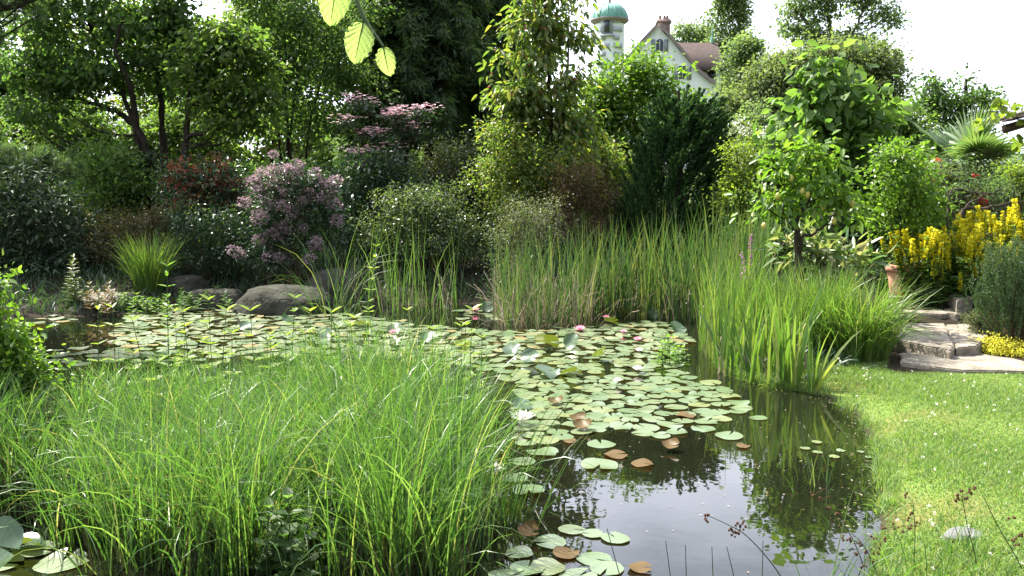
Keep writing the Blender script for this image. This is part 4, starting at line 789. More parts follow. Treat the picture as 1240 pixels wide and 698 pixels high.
def vine():
    rng = rng_of('vine'); p0 = P(1240, 132, 11.0); root = thing('grape_vine', 'vine with large backlit leaves hanging from the eave at the right edge', 'vine', tuple(p0)); tb = Buf(); cb = Buf(); C_ = []
    for q in ([(1262, 125), (1225, 130), (1205, 138), (1192, 152)], [(1262, 140), (1232, 145), (1215, 130), (1205, 126)], [(1262, 170), (1240, 175), (1232, 168)]):
        cc = curve([P(a_, c_, 11.0) for a_, c_ in q], 6); tube(tb, cc, .006, 4); C_.append(cc[5:])
    tb.build('stems', M['twig'], root, tuple(p0)); C_ = np.concatenate(C_); C_ = C_ + rng.normal(size=C_.shape) * .05; n = len(C_)
    leaves(cb, C_, rng.normal(size=(n, 3)) + np.array((-.3, 0, -.5)), rng.normal(size=(n, 3)) * .5 + np.array((0, .6, .6)), rng.uniform(.08, .14, n), rng.uniform(.08, .13, n), .1, .15); cb.build('leaves', M['lime'], root, tuple(p0))
vine()

# ================================================================== rocks on the far bank
def rock(label, px, py, D, w, h, dep=None, name='boulder', group=None, mat='rock', zoff=0, seed=0, flat=.75):
    c_ = P(px, py, D); s_ = D / FP; z = h1(c_[0], D) if zoff is None else zoff; bm = bmesh.new(); bmesh.ops.create_icosphere(bm, subdivisions=4, radius=1); rx, rzz = w * s_ / 2, h * s_; ry = (dep or rx * .8); sd = Vector((seed * 3.1, seed * 1.7, seed))
    for v in bm.verts:
        n_ = v.co.normalized(); d = 1 + .16 * mnoise.noise(n_ * 1.3 + sd) + .07 * mnoise.noise(n_ * 3.5 + sd) + .025 * mnoise.noise(n_ * 9 + sd); q = n_ * d
        zz = q.z; zz = flat + (zz - flat) * .35 if zz > flat else zz; v.co = Vector((q.x * rx, q.y * ry, (zz * .95 if zz > 0 else zz * .4) * rzz / flat * .8))
    me = bpy.data.meshes.new(name); bm.to_mesh(me); bm.free(); me.polygons.foreach_set('use_smooth', np.ones(len(me.polygons), bool)); me.materials.append(M[mat]); o = put(name, me, None, (c_[0], D, z)); tag(o, label, 'rock', group)
rock('big dark dome shaped boulder at the far water edge', 345, 372, 12.7, 125, 40, .55, zoff=-.02, seed=1)
rock('dark upright boulder behind the left reeds', 408, 358, 13.6, 70, 40, .45, zoff=.1, seed=2)
rock('low flat rock left of the dome shaped boulder', 262, 362, 13.3, 70, 26, .4, zoff=0, seed=3)
rock('grey rock beside the bright sedge tussock on the left bank', 225, 345, 13.8, 60, 34, .4, zoff=.05, seed=4)
rock('pinkish flat rock left of the bright sedge tussock', 130, 362, 13.0, 70, 24, .4, zoff=0, seed=5, mat='slab')
rock('small rock at the waterline under the left bank', 100, 378, 12.4, 40, 14, .2, zoff=-.02, seed=6)
rock('pale stone lying among the middle reeds', 642, 372, 12.9, 50, 30, .3, zoff=0, seed=7)
rock('smooth pale grey stone set in the lawn', 1168, 668, 4.05, 48, 9, .07, name='lawn_stone', zoff=None, seed=8, mat='stonew', flat=.6)
rock('small white stone on the bank below the iris clump', 980, 474, 7.75, 12, 7, .05, name='bank_stone', zoff=None, seed=9, mat='stonew')

# ================================================================== reeds, iris, sedges
def bladeclump(name, label, cat, region, n, h, w, mat, lean=.12, arch=.5, zfun=None, kind=None, dry=0, dryh=.5, seg=5, group=None, extra=None, outward=0, hfun=None, power=1.7, jitr=.06, clump=0):
    """region: world polygon or (cx, cy, r) of the roots"""
    rng = rng_of(label)
    if len(region) == 3 and np.isscalar(region[0]):
        cx, cy_, r = region; a = rng.uniform(0, 6.28, n); q = np.sqrt(rng.random(n)) * r; pts = np.stack([cx + q * np.cos(a), cy_ + q * np.sin(a)], 1)
    else:
        poly = np.array(region); lo, hi = poly.min(0), poly.max(0); pts = np.zeros((0, 2))
        while len(pts) < n:
            c_ = rng.uniform(lo, hi, (4 * n, 2)); ins = np.zeros(len(c_), bool)
            for p_, q_ in zip(poly, np.roll(poly, -1, 0)): ins ^= ((p_[1] > c_[:, 1]) != (q_[1] > c_[:, 1])) & (c_[:, 0] < (q_[0] - p_[0]) * (c_[:, 1] - p_[1]) / (q_[1] - p_[1] + 1e-12) + p_[0])
            pts = np.concatenate([pts, c_[ins]])
        pts = pts[:n]; cx, cy_ = poly.mean(0)
        if clump:
            ctr = pts[:clump]; k = rng.integers(0, clump, n); pts = ctr[k] + rng.normal(size=(n, 2)) * jitr
    z = np.maximum(hgt(pts[:, 0], pts[:, 1]), -.35) - .02; root = thing(name, label, cat, (cx, cy_, max(h1(cx, cy_), 0)), group) ; org = tuple(root.location)
    az = rng.uniform(0, 6.28, n)
    if outward:
        ao = np.arctan2(pts[:, 1] - cy_, pts[:, 0] - cx); az = ao + rng.normal(size=n) * outward
    hh = h * rng.uniform(.55, 1.1, n) * (1 if hfun is None else hfun(pts)) - np.minimum(z, 0); b = Buf()
    blades(b, np.column_stack([pts, z]), hh, w * rng.uniform(.6, 1.25, n), az, np.abs(rng.normal(size=n)) * lean, np.abs(rng.normal(size=n)) * arch + arch * .25, seg, rng.uniform(-1.2, 1.2, n), power)
    b.build('blades', M[mat], root, org)
    if dry:
        k = rng.integers(0, n, dry); b = Buf(); blades(b, np.column_stack([pts[k] + rng.normal(size=(dry, 2)) * .04, z[k]]), dryh * rng.uniform(.3, 1.1, dry) - np.minimum(z[k], 0), w * .8, rng.uniform(0, 6.28, dry), np.abs(rng.normal(size=dry)) * .3, rng.normal(size=dry) * .7, 4, rng.uniform(-1, 1, dry), 1.2, .5); b.build('dry_stalks', M['dry'], root, org)
    if extra: extra(root, rng, pts, org)
    return root
def wp(pxs, z=0): return [tuple(G(a_, c_, z)[:2]) for a_, c_ in pxs]
bladeclump('reed_bed', 'broad bed of tall narrow green reeds in front of the juniper', 'reeds', wp([(700, 386), (790, 388), (905, 398), (935, 392), (925, 376), (700, 374)]), 1050, 1.5, .019, 'reed', .07, .32, hfun=lambda p_: .9 + .16 * np.sin(p_[:, 0] * 5) * np.cos(p_[:, 1] * 4 + p_[:, 0] * 2), dry=260, dryh=.75)
bladeclump('reed_bed', 'middle reed clump with many pale dry stalks at its foot', 'reeds', wp([(598, 392), (640, 400), (715, 396), (720, 382), (640, 378), (600, 380)]), 330, 1.3, .016, 'reed', .08, .3, dry=420, dryh=.75)
bladeclump('reed_bed', 'thin loose reeds in shade before the dark boulder', 'reeds', wp([(400, 378), (470, 384), (560, 378), (555, 370), (410, 370)]), 110, 1.35, .013, 'mid', .1, .4, dry=40, dryh=.8)
bladeclump('reed_bed', 'reeds standing left of the iris clump at the shore', 'reeds', wp([(845, 430), (880, 446), (915, 440), (925, 415), (900, 400), (850, 412)]), 330, 1.1, .016, 'iris', .08, .3, dry=70)
bladeclump('iris_clump', 'broad bladed bright green iris clump at the pond corner', 'iris', wp([(862, 450), (905, 466), (945, 472), (972, 462), (960, 440), (880, 434)]), 190, .8, .032, 'iris', .14, .28, dry=60, dryh=.4, extra=None)
cg = G(1045, 432, .12)
bladeclump('ornamental_grass', 'large arching clump of bright green grass beside the stone steps', 'grass', (cg[0] - .05, cg[1] + .1, .30), 1100, .88, .013, 'iris', .25, 1.0, outward=.9, power=1.6)
bladeclump('iris_clump', 'fan of very broad bright iris leaves at the point of the shore', 'iris', (*G(955, 470)[:2], .1), 20, .95, .05, 'iris', .16, .22, outward=.5)
bladeclump('iris_clump', 'small iris fan with a yellowed leaf right of the broad leaved fan', 'iris', (*G(985, 462, .1)[:2], .07), 11, .7, .045, 'iris', .3, .3, outward=.5)
cg2 = G(990, 425, .15)
bladeclump('ornamental_grass', 'upright bright grass clump between the iris and the arching grass', 'grass', (cg2[0], cg2[1] + .3, .42), 800, .95, .013, 'iris', .12, .5, outward=1.2)
cg3 = G(940, 418, .1)
bladeclump('ornamental_grass', 'feathery tall grass below the fruit tree trunk', 'grass', (cg3[0], cg3[1] + .5, .4), 800, .85, .010, 'reed', .12, .5, outward=1.2)
ts = P(181, 345, 13.5)
bladeclump('sedge_tussock', 'bright green sedge tussock on the shaded left bank', 'sedge', (ts[0], ts[1], .18), 520, .95, .012, 'iris', .22, .6, outward=.7)
ta = P(402, 372, 12.3)
bladeclump('arching_sedge', 'dark sedge with long arching blades right of the dome shaped boulder', 'sedge', (ta[0], ta[1], .16), 70, 1.3, .014, 'reed', .3, 1.3, outward=.8)
def shade_thatch(root, rng, pts, org):  # short dark blades added low down to imitate shade inside the clump
    n = 9000; k = rng.integers(0, len(pts), n); p_ = pts[k] + rng.normal(size=(n, 2)) * .05; z = np.maximum(hgt(p_[:, 0], p_[:, 1]), -.1) - .02; b = Buf()
    blades(b, np.column_stack([p_, z]), rng.uniform(.2, .48, n), rng.uniform(.008, .014, n), rng.uniform(0, 6.28, n), np.abs(rng.normal(size=n)) * .25, rng.normal(size=n) * .6, 4, rng.uniform(-1.2, 1.2, n)); b.build('shade_leaves', M['shade_thatch'], root, org)
M['shade_thatch'] = leafmat('sedge_shade_leaf', [(.02, .03, .01), (.035, .045, .016), (.06, .05, .025)], .15, .7, .2)  # kept dark so the added blades read as shade between the stems
sd_ = wp([(-70, 620), (60, 640), (130, 690), (240, 708), (400, 716), (560, 708), (575, 640), (560, 560), (520, 520), (300, 505), (140, 522), (-40, 590)])
bladeclump('sedge_clump', 'huge clump of fine arching bright green sedge filling the lower left', 'sedge', sd_, 11000, .88, .0098, 'grass', .10, 1.2, seg=10, clump=420, jitr=.05, power=2.6, extra=shade_thatch, hfun=lambda p_: .74 + .3 * np.exp(-((p_[:, 0] + .75) / .95) ** 2) + .07 * np.sin(p_[:, 0] * 4.2 + p_[:, 1] * 2))
tr_ = G(612, 640)
bladeclump('sedge_tuft', 'thin upright sedge tuft standing in the water at the right end of the big clump', 'sedge', (tr_[0] - .04, tr_[1] + .1, .07), 50, .82, .008, 'grass', .1, .5, seg=6)
tr2 = G(640, 655)
bladeclump('sedge_tuft', 'sparse bent sedge blades leaning over the foreground pads', 'sedge', (tr2[0] - .08, tr2[1] + .3, .1), 26, .7, .007, 'grass', .2, 1.0, seg=6)

def herb(name, label, cat, base, h, nl, leaf, mat, lean=(0, 0), stem='green_stem', flowers=None, pairs=True, nst=1, spread=.05, stemmat='stem'):
    rng = rng_of(label); base = np.array(base, float); root = thing(name, label, cat, tuple(base)); tb = Buf(); cb = Buf(); fb = Buf()
    for s_ in range(nst):
        b0 = base + np.array((*rng.normal(size=2) * spread * (nst > 1), -.05)); hh = h * (rng.uniform(.5, 1.05) if nst > 1 else 1); tip = b0 + np.array((lean[0] + rng.normal() * .06 * hh, lean[1] + rng.normal() * .06 * hh, hh + .05)); cc = curve([b0, (b0 + tip) / 2 + rng.normal(size=3) * .015, tip], 6); tube(tb, cc, np.linspace(.005, .0022, len(cc)), 5)
        n = nl; t_ = np.repeat(np.linspace(.25, 1, n), 2); i_ = np.minimum((t_ * (len(cc) - 1)).astype(int), len(cc) - 2); fr = (t_ * (len(cc) - 1) - i_)[:, None]; c_ = cc[i_] * (1 - fr) + cc[i_ + 1] * fr; a = np.tile([0, math.pi], n) + np.repeat(np.arange(n) * 1.57, 2) + rng.normal(size=2 * n) * .3; el = .5 + .5 * (t_ > .9)
        leaves(cb, c_, np.stack([np.cos(a), np.sin(a), el * .9], 1), np.stack([-np.cos(a) * .6, -np.sin(a) * .6, 1 + 0 * a], 1), leaf[0] * rng.uniform(.75, 1.15, 2 * n) * (1.15 - .45 * t_), leaf[1] * (1.15 - .4 * t_), .12, .2)
        if flowers:
            m_ = 60; tt = rng.uniform(.72, 1.02, m_); p_ = b0 + (tip - b0) * tt[:, None] + rng.normal(size=(m_, 3)) * .012; leaves(fb, p_, rng.normal(size=(m_, 3)), rng.normal(size=(m_, 3)), .02, .016, .1, .1, 'quad')
    tb.build('stem' if nst == 1 else 'stems', M[stemmat], root, tuple(base)); cb.build('leaves', M[mat], root, tuple(base))
    if flowers: fb.build('flower_spike', M[flowers], root, tuple(base))
herb('willowherb', 'tall leafy stem with pale upper leaves rising from the sedge', 'weed', G(207, 505), 1.16, 13, (.12, .034), 'bright', (.0, .05))
herb('willowherb', 'young bright leafy stem left of the tall pale leafed stem', 'weed', G(122, 505), .82, 6, (.12, .034), 'lime')
herb('willowherb', 'second young bright leafy stem with reddish tip near the tall leafy stem', 'weed', G(145, 505), .84, 6, (.11, .034), 'lime')
herb('bindweed', 'thin twining stem with yellow green leaves before the reeds', 'weed', G(440, 470), 1.25, 11, (.08, .04), 'lime', (.03, .0))
herb('purple_loosestrife', 'purple loosestrife spike rising from the iris clump', 'flower', P(905, 395, 9.6) * (1, 1, 0) + (0, 0, .1), .95, 6, (.07, .02), 'mid', flowers='purplefl')
herb('purple_loosestrife', 'taller purple flower spike behind the iris clump', 'flower', P(911, 395, 10.1) * (1, 1, 0) + (0, 0, .1), 1.12, 6, (.07, .02), 'mid', flowers='purplefl')
herb('marsh_plant', 'pale speckled upright plant on the left bank', 'plant', P(88, 372, 12.6) * (1, 1, 0) + (0, 0, .02), .75, 12, (.13, .05), 'greygreen', nst=5, spread=.09)
herb('marsh_plant', 'small reddish leaved plant beside the pinkish rock', 'plant', P(128, 360, 12.4) * (1, 1, 0) + (0, 0, .05), .4, 8, (.12, .05), 'reddish', nst=9, spread=.2)
herb('water_mint', 'low leafy plant at the water edge under the sedge tussock', 'plant', P(165, 375, 12.6) * (1, 1, 0), .25, 7, (.1, .06), 'bright', nst=16, spread=.3)
herb('water_mint', 'low dark leafy plant between the flat rocks', 'plant', P(245, 368, 12.8) * (1, 1, 0) + (0, 0, .05), .25, 7, (.1, .06), 'mid', nst=12, spread=.22)
herb('water_mint', 'light green leafy plant at the water edge below the reeds', 'plant', G(822, 438), .22, 6, (.08, .05), 'bright', nst=10, spread=.12)
herb('nettle_weed', 'broad leaved weed half hidden in the front of the sedge clump', 'weed', G(352, 705), .42, 6, (.1, .065), 'mid', nst=7, spread=.13)
herb('nettle_weed', 'broad leaved bright weeds growing through the top of the sedge', 'weed', G(290, 512), .88, 5, (.12, .075), 'lime', nst=26, spread=.62)
herb('nettle_weed', 'scattered yellow green leafy weeds at the back of the sedge clump', 'weed', G(470, 505), .86, 5, (.09, .06), 'lime', nst=18, spread=.42)
sh('viburnum_shrub', 'bright green leafy bush cut off by the left edge', 'shrub', 5.6, [(-10, 440, 40, 34), (25, 455, 36, 26), (0, 400, 26, 26), (-30, 480, 50, 36), (-8, 345, 12, 12), (-20, 370, 14, 20)], (.05, .027), 150, 30, .09, 'bright', shape='hex', dens=1.1)
# rushes with brown heads in the right foreground
def rush(label, pts, D, heads_, group='brown headed rushes by the shore'):
    rng = rng_of(label); P3 = [P(px, py, D + (q[0] if q else 0)) for px, py, *q in pts]; base = P3[0].copy(); base[2] = min(base[2], 0); P3 = [base] + P3; root = thing('rush', label, 'rush', tuple(base), group); b = Buf(); cc = curve(P3, 6); tube(b, cc, np.linspace(.0034, .0016, len(cc)), 5); b.build('stem', M['stemdark'], root, tuple(base), smooth=True)
    if not heads_: return
    b = Buf()
    for px, py in heads_:
        c_ = P(px, py, D); k = int(np.argmin(np.linalg.norm(cc - c_, axis=1))); tube(b, [cc[k], (cc[k] + c_) / 2 + (0, 0, .004), c_], .001, 4)
        for q in range(3):
            e = c_ + rng.normal(size=3) * .006; r_ = rng.uniform(.0045, .007); lathe(b, [(.0008, -r_), (r_ * .75, -r_ * .6), (r_, 0), (r_ * .7, r_ * .7), (.0008, r_ * 1.15)], 7, e)
    b.build('seed_heads', M['seed'], root, tuple(base), smooth=True)
rush('rush leaning left over the water with two brown seed clusters', [(968, 740), (940, 690), (905, 650), (880, 635), (858, 625)], 3.6, [(857, 624), (855, 631), (885, 642), (892, 636), (897, 641), (888, 648), (893, 645), (899, 636)])
rush('rush with brown heads leaning over the shoreline', [(1062, 740), (1040, 670), (1015, 620), (990, 560)], 3.9, [(1012, 622), (1008, 632), (1018, 640), (1024, 634), (1004, 615), (994, 606), (1020, 652), (985, 600)])
rush('drooping rush with many dark heads at the shore edge', [(1075, 745), (1060, 690), (1045, 660), (1030, 645)], 3.7, [(1050, 668), (1042, 660), (1036, 672), (1054, 680), (1060, 672), (1046, 684), (1028, 655), (1066, 662), (1072, 655), (1058, 652)])
rush('tall upright rush with a tight brown cluster on the lawn', [(1186, 740), (1182, 680), (1172, 640), (1165, 602)], 3.7, [(1160, 600), (1166, 594), (1170, 604), (1175, 596), (1163, 607), (1156, 606), (1180, 590)])
rush('rush stem with scattered brown heads left of the pale stone', [(1104, 740), (1106, 690), (1108, 650), (1106, 610)], 3.8, [(1084, 640), (1092, 645), (1100, 628), (1104, 640), (1110, 634), (1070, 640), (1098, 600), (1106, 622)])
rush('rush with spare brown heads at the right edge', [(1252, 740), (1238, 690), (1210, 640), (1190, 600)], 3.6, [(1228, 655), (1232, 660), (1225, 628), (1236, 650)])
for k, (x0, x1, y1) in enumerate(((818, 806, 655), (832, 830, 660), (898, 880, 662), (922, 924, 655), (768, 735, 640), (865, 862, 662))):
    rush('bare dark rush stem in the lower right water, %s' % ('short leftmost one', 'leftmost upright one', 'one leaning left in the middle', 'rightmost upright one', 'long thin one reaching over pads', 'faint central one')[k], [(x0, 745), ((x0 + x1) / 2, 700), (x1, y1)], 3.55, [], 'bare rush stems in the foreground water')
tg = G(1010, 690)
bladeclump('shore_grass', 'sparse pale grass blades bending at the bottom shoreline', 'grass', (P(1060, 720, 3.6)[0], 3.62, .3), 46, .42, .006, 'grass', .35, .9, seg=6)
bladeclump('shore_grass', 'small grass tuft beside the pale lawn stone', 'grass', (P(1165, 690, 3.85)[0], 3.85, .07), 40, .22, .006, 'grass', .35, .8, seg=5)
bladeclump('shore_grass', 'thin grass stems standing in the shallow water off the shore', 'grass', (G(990, 588)[0], G(990, 588)[1], .08), 14, .3, .006, 'grass', .25, .5, seg=5)

# ================================================================== water lilies
def pad_mesh(seed, curl, name='lily_pad', mat='pad', dish=0.0):
    rng = np.random.default_rng(seed); n = 26; gap = rng.uniform(.1, .2); a = np.linspace(gap, 2 * math.pi - gap, n); rings = (.12, .5, .85, 1.0); V = [(0.02, 0, 0)]
    ph = rng.uniform(0, 6.28, 3); wob_ = 1 + .025 * np.sin(3 * a + ph[0]) + .02 * np.sin(7 * a + ph[1])
    for r_ in rings:
        rr = r_ * wob_; V += list(np.stack([rr * np.cos(a), rr * np.sin(a), (curl * (.06 * np.sin(2 * a + ph[2]) + .05 * np.sin(3 * a + ph[0])) + dish) * r_ ** 3], 1))
    F = []; T_ = [[0, 1 + k, 2 + k] for k in range(n - 1)]
    for q in range(len(rings) - 1):
        for k in range(n - 1): i_ = 1 + q * n + k; F.append([i_, i_ + n, i_ + n + 1, i_ + 1])
    b = Buf(); b.add(V, np.array(F)); b.F.append(np.array(T_)); me = b.mesh(name, smooth=True); me.materials.append(M[mat]); return me
PADS = [pad_mesh(k, .3) for k in range(5)] + [pad_mesh(10 + k, .9) for k in range(3)]
RED = [pad_mesh(20 + k, 1.2, mat='padred') for k in range(3)]
UPR = [pad_mesh(30 + k, 2.5, mat='paddark', dish=.12) for k in range(3)]
REDC = [pad_mesh(40 + k, 2.0, mat='padred', dish=.35) for k in range(2)]
rng = np.random.default_rng(77)
def inpoly(c_, poly):
    poly = np.array(poly); ins = np.zeros(len(c_), bool)
    for p_, q_ in zip(poly, np.roll(poly, -1, 0)): ins ^= ((p_[1] > c_[:, 1]) != (q_[1] > c_[:, 1])) & (c_[:, 0] < (q_[0] - p_[0]) * (c_[:, 1] - p_[1]) / (q_[1] - p_[1] + 1e-12) + p_[0])
    return ins
placed = []
def scatter(pxpoly, n, r0, r1, k, tries=60):
    poly = np.array(wp(pxpoly)); lo, hi = poly.min(0), poly.max(0); c_ = rng.uniform(lo, hi, (n * tries, 2)); c_ = c_[inpoly(c_, poly)]; cnt = 0; out_ = []
    for p_ in c_:
        r_ = rng.uniform(r0, r1)
        if placed:
            q = np.array(placed)
            if (np.hypot(q[:, 0] - p_[0], q[:, 1] - p_[1]) < k * (q[:, 2] + r_)).any(): continue
        placed.append((p_[0], p_[1], r_)); out_.append((p_[0], p_[1], r_)); cnt += 1
        if cnt >= n: break
    return out_
allp = []
for px, py, r_ in ((883, 529, .105), (852, 520, .09), (872, 500, .08), (918, 507, .07), (657, 548, .11), (728, 539, .1), (660, 534, .1), (726, 564, .125), (782, 519, .1), (752, 517, .1), (665, 658, .085), (745, 653, .075), (692, 643, .07), (720, 678, .085), (718, 648, .055), (735, 690, .08), (662, 690, .09), (640, 690, .085), (700, 700, .09), (615, 700, .09), (628, 672, .07), (640, 595, .1), (622, 580, .09), (632, 560, .09),
                   (975, 544, .035), (989, 537, .035), (990, 549, .035), (1018, 547, .03), (1010, 555, .035), (1052, 555, .025), (1042, 548, .025)):
    c_ = G(px, py); placed.append((c_[0], c_[1], r_)); allp.append((c_[0], c_[1], r_))
allp += scatter([(625, 480), (760, 478), (865, 462), (905, 490), (880, 512), (800, 530), (740, 520), (630, 540)], 150, .07, .105, .78)
allp += scatter([(150, 385), (260, 368), (420, 382), (500, 392), (600, 403), (690, 398), (800, 390), (838, 412), (818, 440), (850, 466), (760, 484), (640, 490), (600, 450), (480, 436), (300, 432), (200, 440), (130, 430)], 900, .06, .1, .66, 110)
allp += scatter([(250, 371), (285, 368), (330, 378), (260, 382)], 14, .06, .09, .75)
allp += scatter([(15, 382), (85, 378), (90, 394), (20, 398)], 14, .06, .1, .9)
allp += scatter([(60, 424), (185, 424), (190, 440), (60, 442)], 16, .08, .11, .8)
allp += scatter([(540, 376), (610, 378), (700, 385), (690, 393), (560, 388)], 26, .07, .1, .75)
allp += scatter([(-60, 680), (60, 660), (110, 700), (20, 760), (-60, 760)], 14, .09, .13, .8)
allp.sort(key=lambda q: q[1]); near = allp[:262]; rest = allp[262:]
for x, y, r_ in near:
    o = put('lily_pad', PADS[int(rng.integers(8))], None, (x, y, .005 + .008 * rng.random())); o.rotation_euler = (rng.normal() * .022, rng.normal() * .022, rng.uniform(0, 6.28)); o.scale = (r_, r_ * rng.uniform(.92, 1), r_)
    tag(o, 'flat round green lily pad floating on the pond', 'lily pad', 'flat green lily pads on the near half of the pond')
b = Buf()
for x, y, r_ in rest:
    me = PADS[int(rng.integers(8))]; V = np.array([v.co for v in me.vertices]); Rm = np.array(Matrix.Rotation(rng.normal() * .06, 3, 'X') @ Matrix.Rotation(rng.normal() * .06, 3, 'Y') @ Matrix.Rotation(rng.uniform(0, 6.28), 3, 'Z')); V = V * r_ @ Rm.T + np.array((x, y, .012 + .016 * rng.random())); n0 = b.n
    b.V.append(V); b.n += len(V); b.F.append(np.array([list(p_.vertices) for p_ in me.polygons if p_.loop_total == 4]) + n0); b.F.append(np.array([list(p_.vertices) for p_ in me.polygons if p_.loop_total == 3]) + n0)
o = b.build('far_lily_pads', M['farpad'], smooth=True); tag(o, 'carpet of overlapping lily pads on the far half of the pond', 'lily pads', kind='stuff')
# rusty pads with turned up edges
for k, (px, py, r_, tilt, lab) in enumerate(((706, 522, .085, .5, 'rust brown upturned pad left of the pond gap'), (700, 512, .08, .35, 'brown edged pad behind the rust brown upturned pad'), (812, 546, .075, .55, 'rusty boat shaped pad alone on the dark water'), (745, 553, .1, .06, 'orange tinted flat pad in front of the rusty pads'), (778, 564, .09, .08, 'pad with an orange rim at the edge of the pad field'), (830, 505, .09, .08, 'old orange pad among the right hand pads'),
        (673, 491, .08, .4, 'brown curled pad in the middle of the pad field'), (690, 536, .06, .05, 'small orange pad at the left of the pond gap'), (685, 673, .08, .1, 'orange yellow pad among the foreground pads'), (640, 653, .07, .6, 'dark upturned pad beside the sedge tuft'), (900, 542, .06, .05, 'faded brown pad just under the surface'), (775, 690, .07, .05, 'dull orange leaf floating at the bottom'))):
    c_ = G(px, py); o = put('lily_pad', (REDC if tilt > .3 else RED)[k % 2], None, (c_[0], c_[1], .012 + r_ * math.sin(tilt) * .6)); o.rotation_euler = (tilt * .6, .0, rng.uniform(-.6, .6)); o.scale = (r_ * .78,) * 3; tag(o, lab, 'lily pad', 'rusty and orange lily pads')
spots = [(662, 425, .14, .8, 'biggest dark pad standing on edge in the pad field'), (692, 424, .1, 1.0, 'dark green pad tilted up right of the biggest raised pad'), (620, 430, .1, .5, 'dark raised pad left of the biggest raised pad'), (725, 438, .1, .9, 'grey pad turned up near the pad field centre'), (642, 440, .1, .6, 'raised pad with shiny top below the biggest raised pad'), (662, 456, .12, .3, 'broad green raised pad above the pale glossy pads'), (690, 456, .11, .25, 'broad green pad lifted beside a white glossy one'), (630, 497, .1, .5, 'glassy upturned pad near the sedge'),
         (820, 404, .11, .6, 'shiny pad folded up before the reeds'), (740, 396, .1, .7, 'pad standing up under the middle reeds'), (590, 378, .1, .8, 'pad raised beside the pink flower on the left'), (790, 386, .1, .8, 'raised shiny pad at the foot of the reed bed'), (760, 385, .09, .6, 'raised pad left of the shiny pad below the reed bed'), (480, 405, .1, .6, 'raised pad behind the sedge clump'), (520, 415, .1, .5, 'tilted pad between the sedge and the middle reeds'), (440, 398, .1, .5, 'raised pad right of the dome boulder'),
         (350, 392, .1, .5, 'raised pad in front of the dome boulder'), (395, 410, .1, .5, 'tilted dark pad above the sedge top'), (560, 425, .1, .6, 'dark tilted pad left of the middle of the pads'), (300, 400, .1, .4, 'raised pad left of the dome boulder front'), (-2, 690, .13, 1.0, 'large dark pad standing up in the bottom left corner'), (20, 672, .12, .35, 'yellowing pad in the bottom left corner')]
for k, (px, py, r_, tilt, lab) in enumerate(spots):
    c_ = G(px, py); o = put('lily_pad', UPR[k % 3], None, (c_[0], c_[1], .02 + r_ * math.sin(tilt) * .85)); o.rotation_euler = (tilt * (1 if k % 3 else -.8), rng.normal() * .2, rng.uniform(-.8, .8)); o.scale = (r_,) * 3; tag(o, lab, 'lily pad', 'raised lily pads')
rng = np.random.default_rng(5)
# lily flowers
def lily(label, px, py, mat, r_):
    c_ = G(px, py, .03); root = thing('water_lily', label, 'water lily', (c_[0], c_[1], .03), 'water lily flowers'); g = rng_of(label)
    for ring, (n_, el, ln) in enumerate(((9, .35, 1.0), (8, .75, .9), (6, 1.1, .75))):
        b = Buf(); a = np.arange(n_) * 2 * math.pi / n_ + ring * .35; d = np.stack([np.cos(a) * math.cos(el), np.sin(a) * math.cos(el), np.full(n_, math.sin(el))], 1); leaves(b, d * .12 * r_, d, np.stack([-np.cos(a) * math.sin(el), -np.sin(a) * math.sin(el), np.full(n_, math.cos(el))], 1), r_ * ln, r_ * .42, .2, -.18); b.build('petals', M[mat], root)
    b = Buf(); a = g.uniform(0, 6.28, 26); d = np.stack([np.cos(a) * .5, np.sin(a) * .5, np.ones(26)], 1); leaves(b, d * .1 * r_, d, g.normal(size=(26, 3)), r_ * .4, r_ * .06, .1, -.1, 'quad'); b.build('stamens', M['stamen'], root)
for a_ in (('pink water lily at the left of the middle reeds', 575, 377, 'lilypink', .075), ('brightest pink water lily in front of the reeds', 702, 401, 'lilypink', .085), ('small pink lily half hidden at the foot of the reeds', 734, 386, 'lilypink', .06), ('pale pink lily right of the brightest pink one', 755, 403, 'lilypink', .05), ('pale pink bud near the right end of the pads', 772, 413, 'lilypink', .06), ('pink lily behind the sedge top', 476, 404, 'lilypink', .06),
           ('white lily beside the sedge on the left of the pads', 633, 511, 'lilywhite', .1), ('white lily low at the edge of the sedge', 597, 575, 'lilywhite', .09), ('small white lily in the centre of the pads', 747, 463, 'lilywhite', .05), ('white lily among the pads below the pink ones', 772, 449, 'lilywhite', .06), ('tiny white lily bud near the right reeds', 774, 426, 'lilywhite', .05)): lily(*a_)

# ================================================================== hanging twig with backlit leaves at the top
m, t, o = newmat('backlit_beech_leaf'); l = t.links.new
uvn = nn(t, 'ShaderNodeUVMap'); sp = nn(t, 'ShaderNodeSeparateXYZ'); l(uvn.outputs[0], sp.inputs[0])
ab = nn(t, 'ShaderNodeMath', operation='ABSOLUTE'); l(sp.outputs[1], ab.inputs[0]); k1 = nn(t, 'ShaderNodeMath', operation='MULTIPLY'); k1.inputs[1].default_value = 2.2; l(ab.outputs[0], k1.inputs[0])
k2 = nn(t, 'ShaderNodeMath', operation='MULTIPLY'); k2.inputs[1].default_value = 6.5; l(sp.outputs[0], k2.inputs[0]); k3 = nn(t, 'ShaderNodeMath', operation='SUBTRACT'); l(k2.outputs[0], k3.inputs[0]); l(k1.outputs[0], k3.inputs[1])
k4 = nn(t, 'ShaderNodeMath', operation='FRACT'); l(k3.outputs[0], k4.inputs[0]); rv = ramp(t, [(1, 1, 1, 0), (1, 1, 1, .10), (0, 0, 0, .2), (0, 0, 0, .95), (1, 1, 1, 1)]); l(k4.outputs[0], rv.inputs[0])
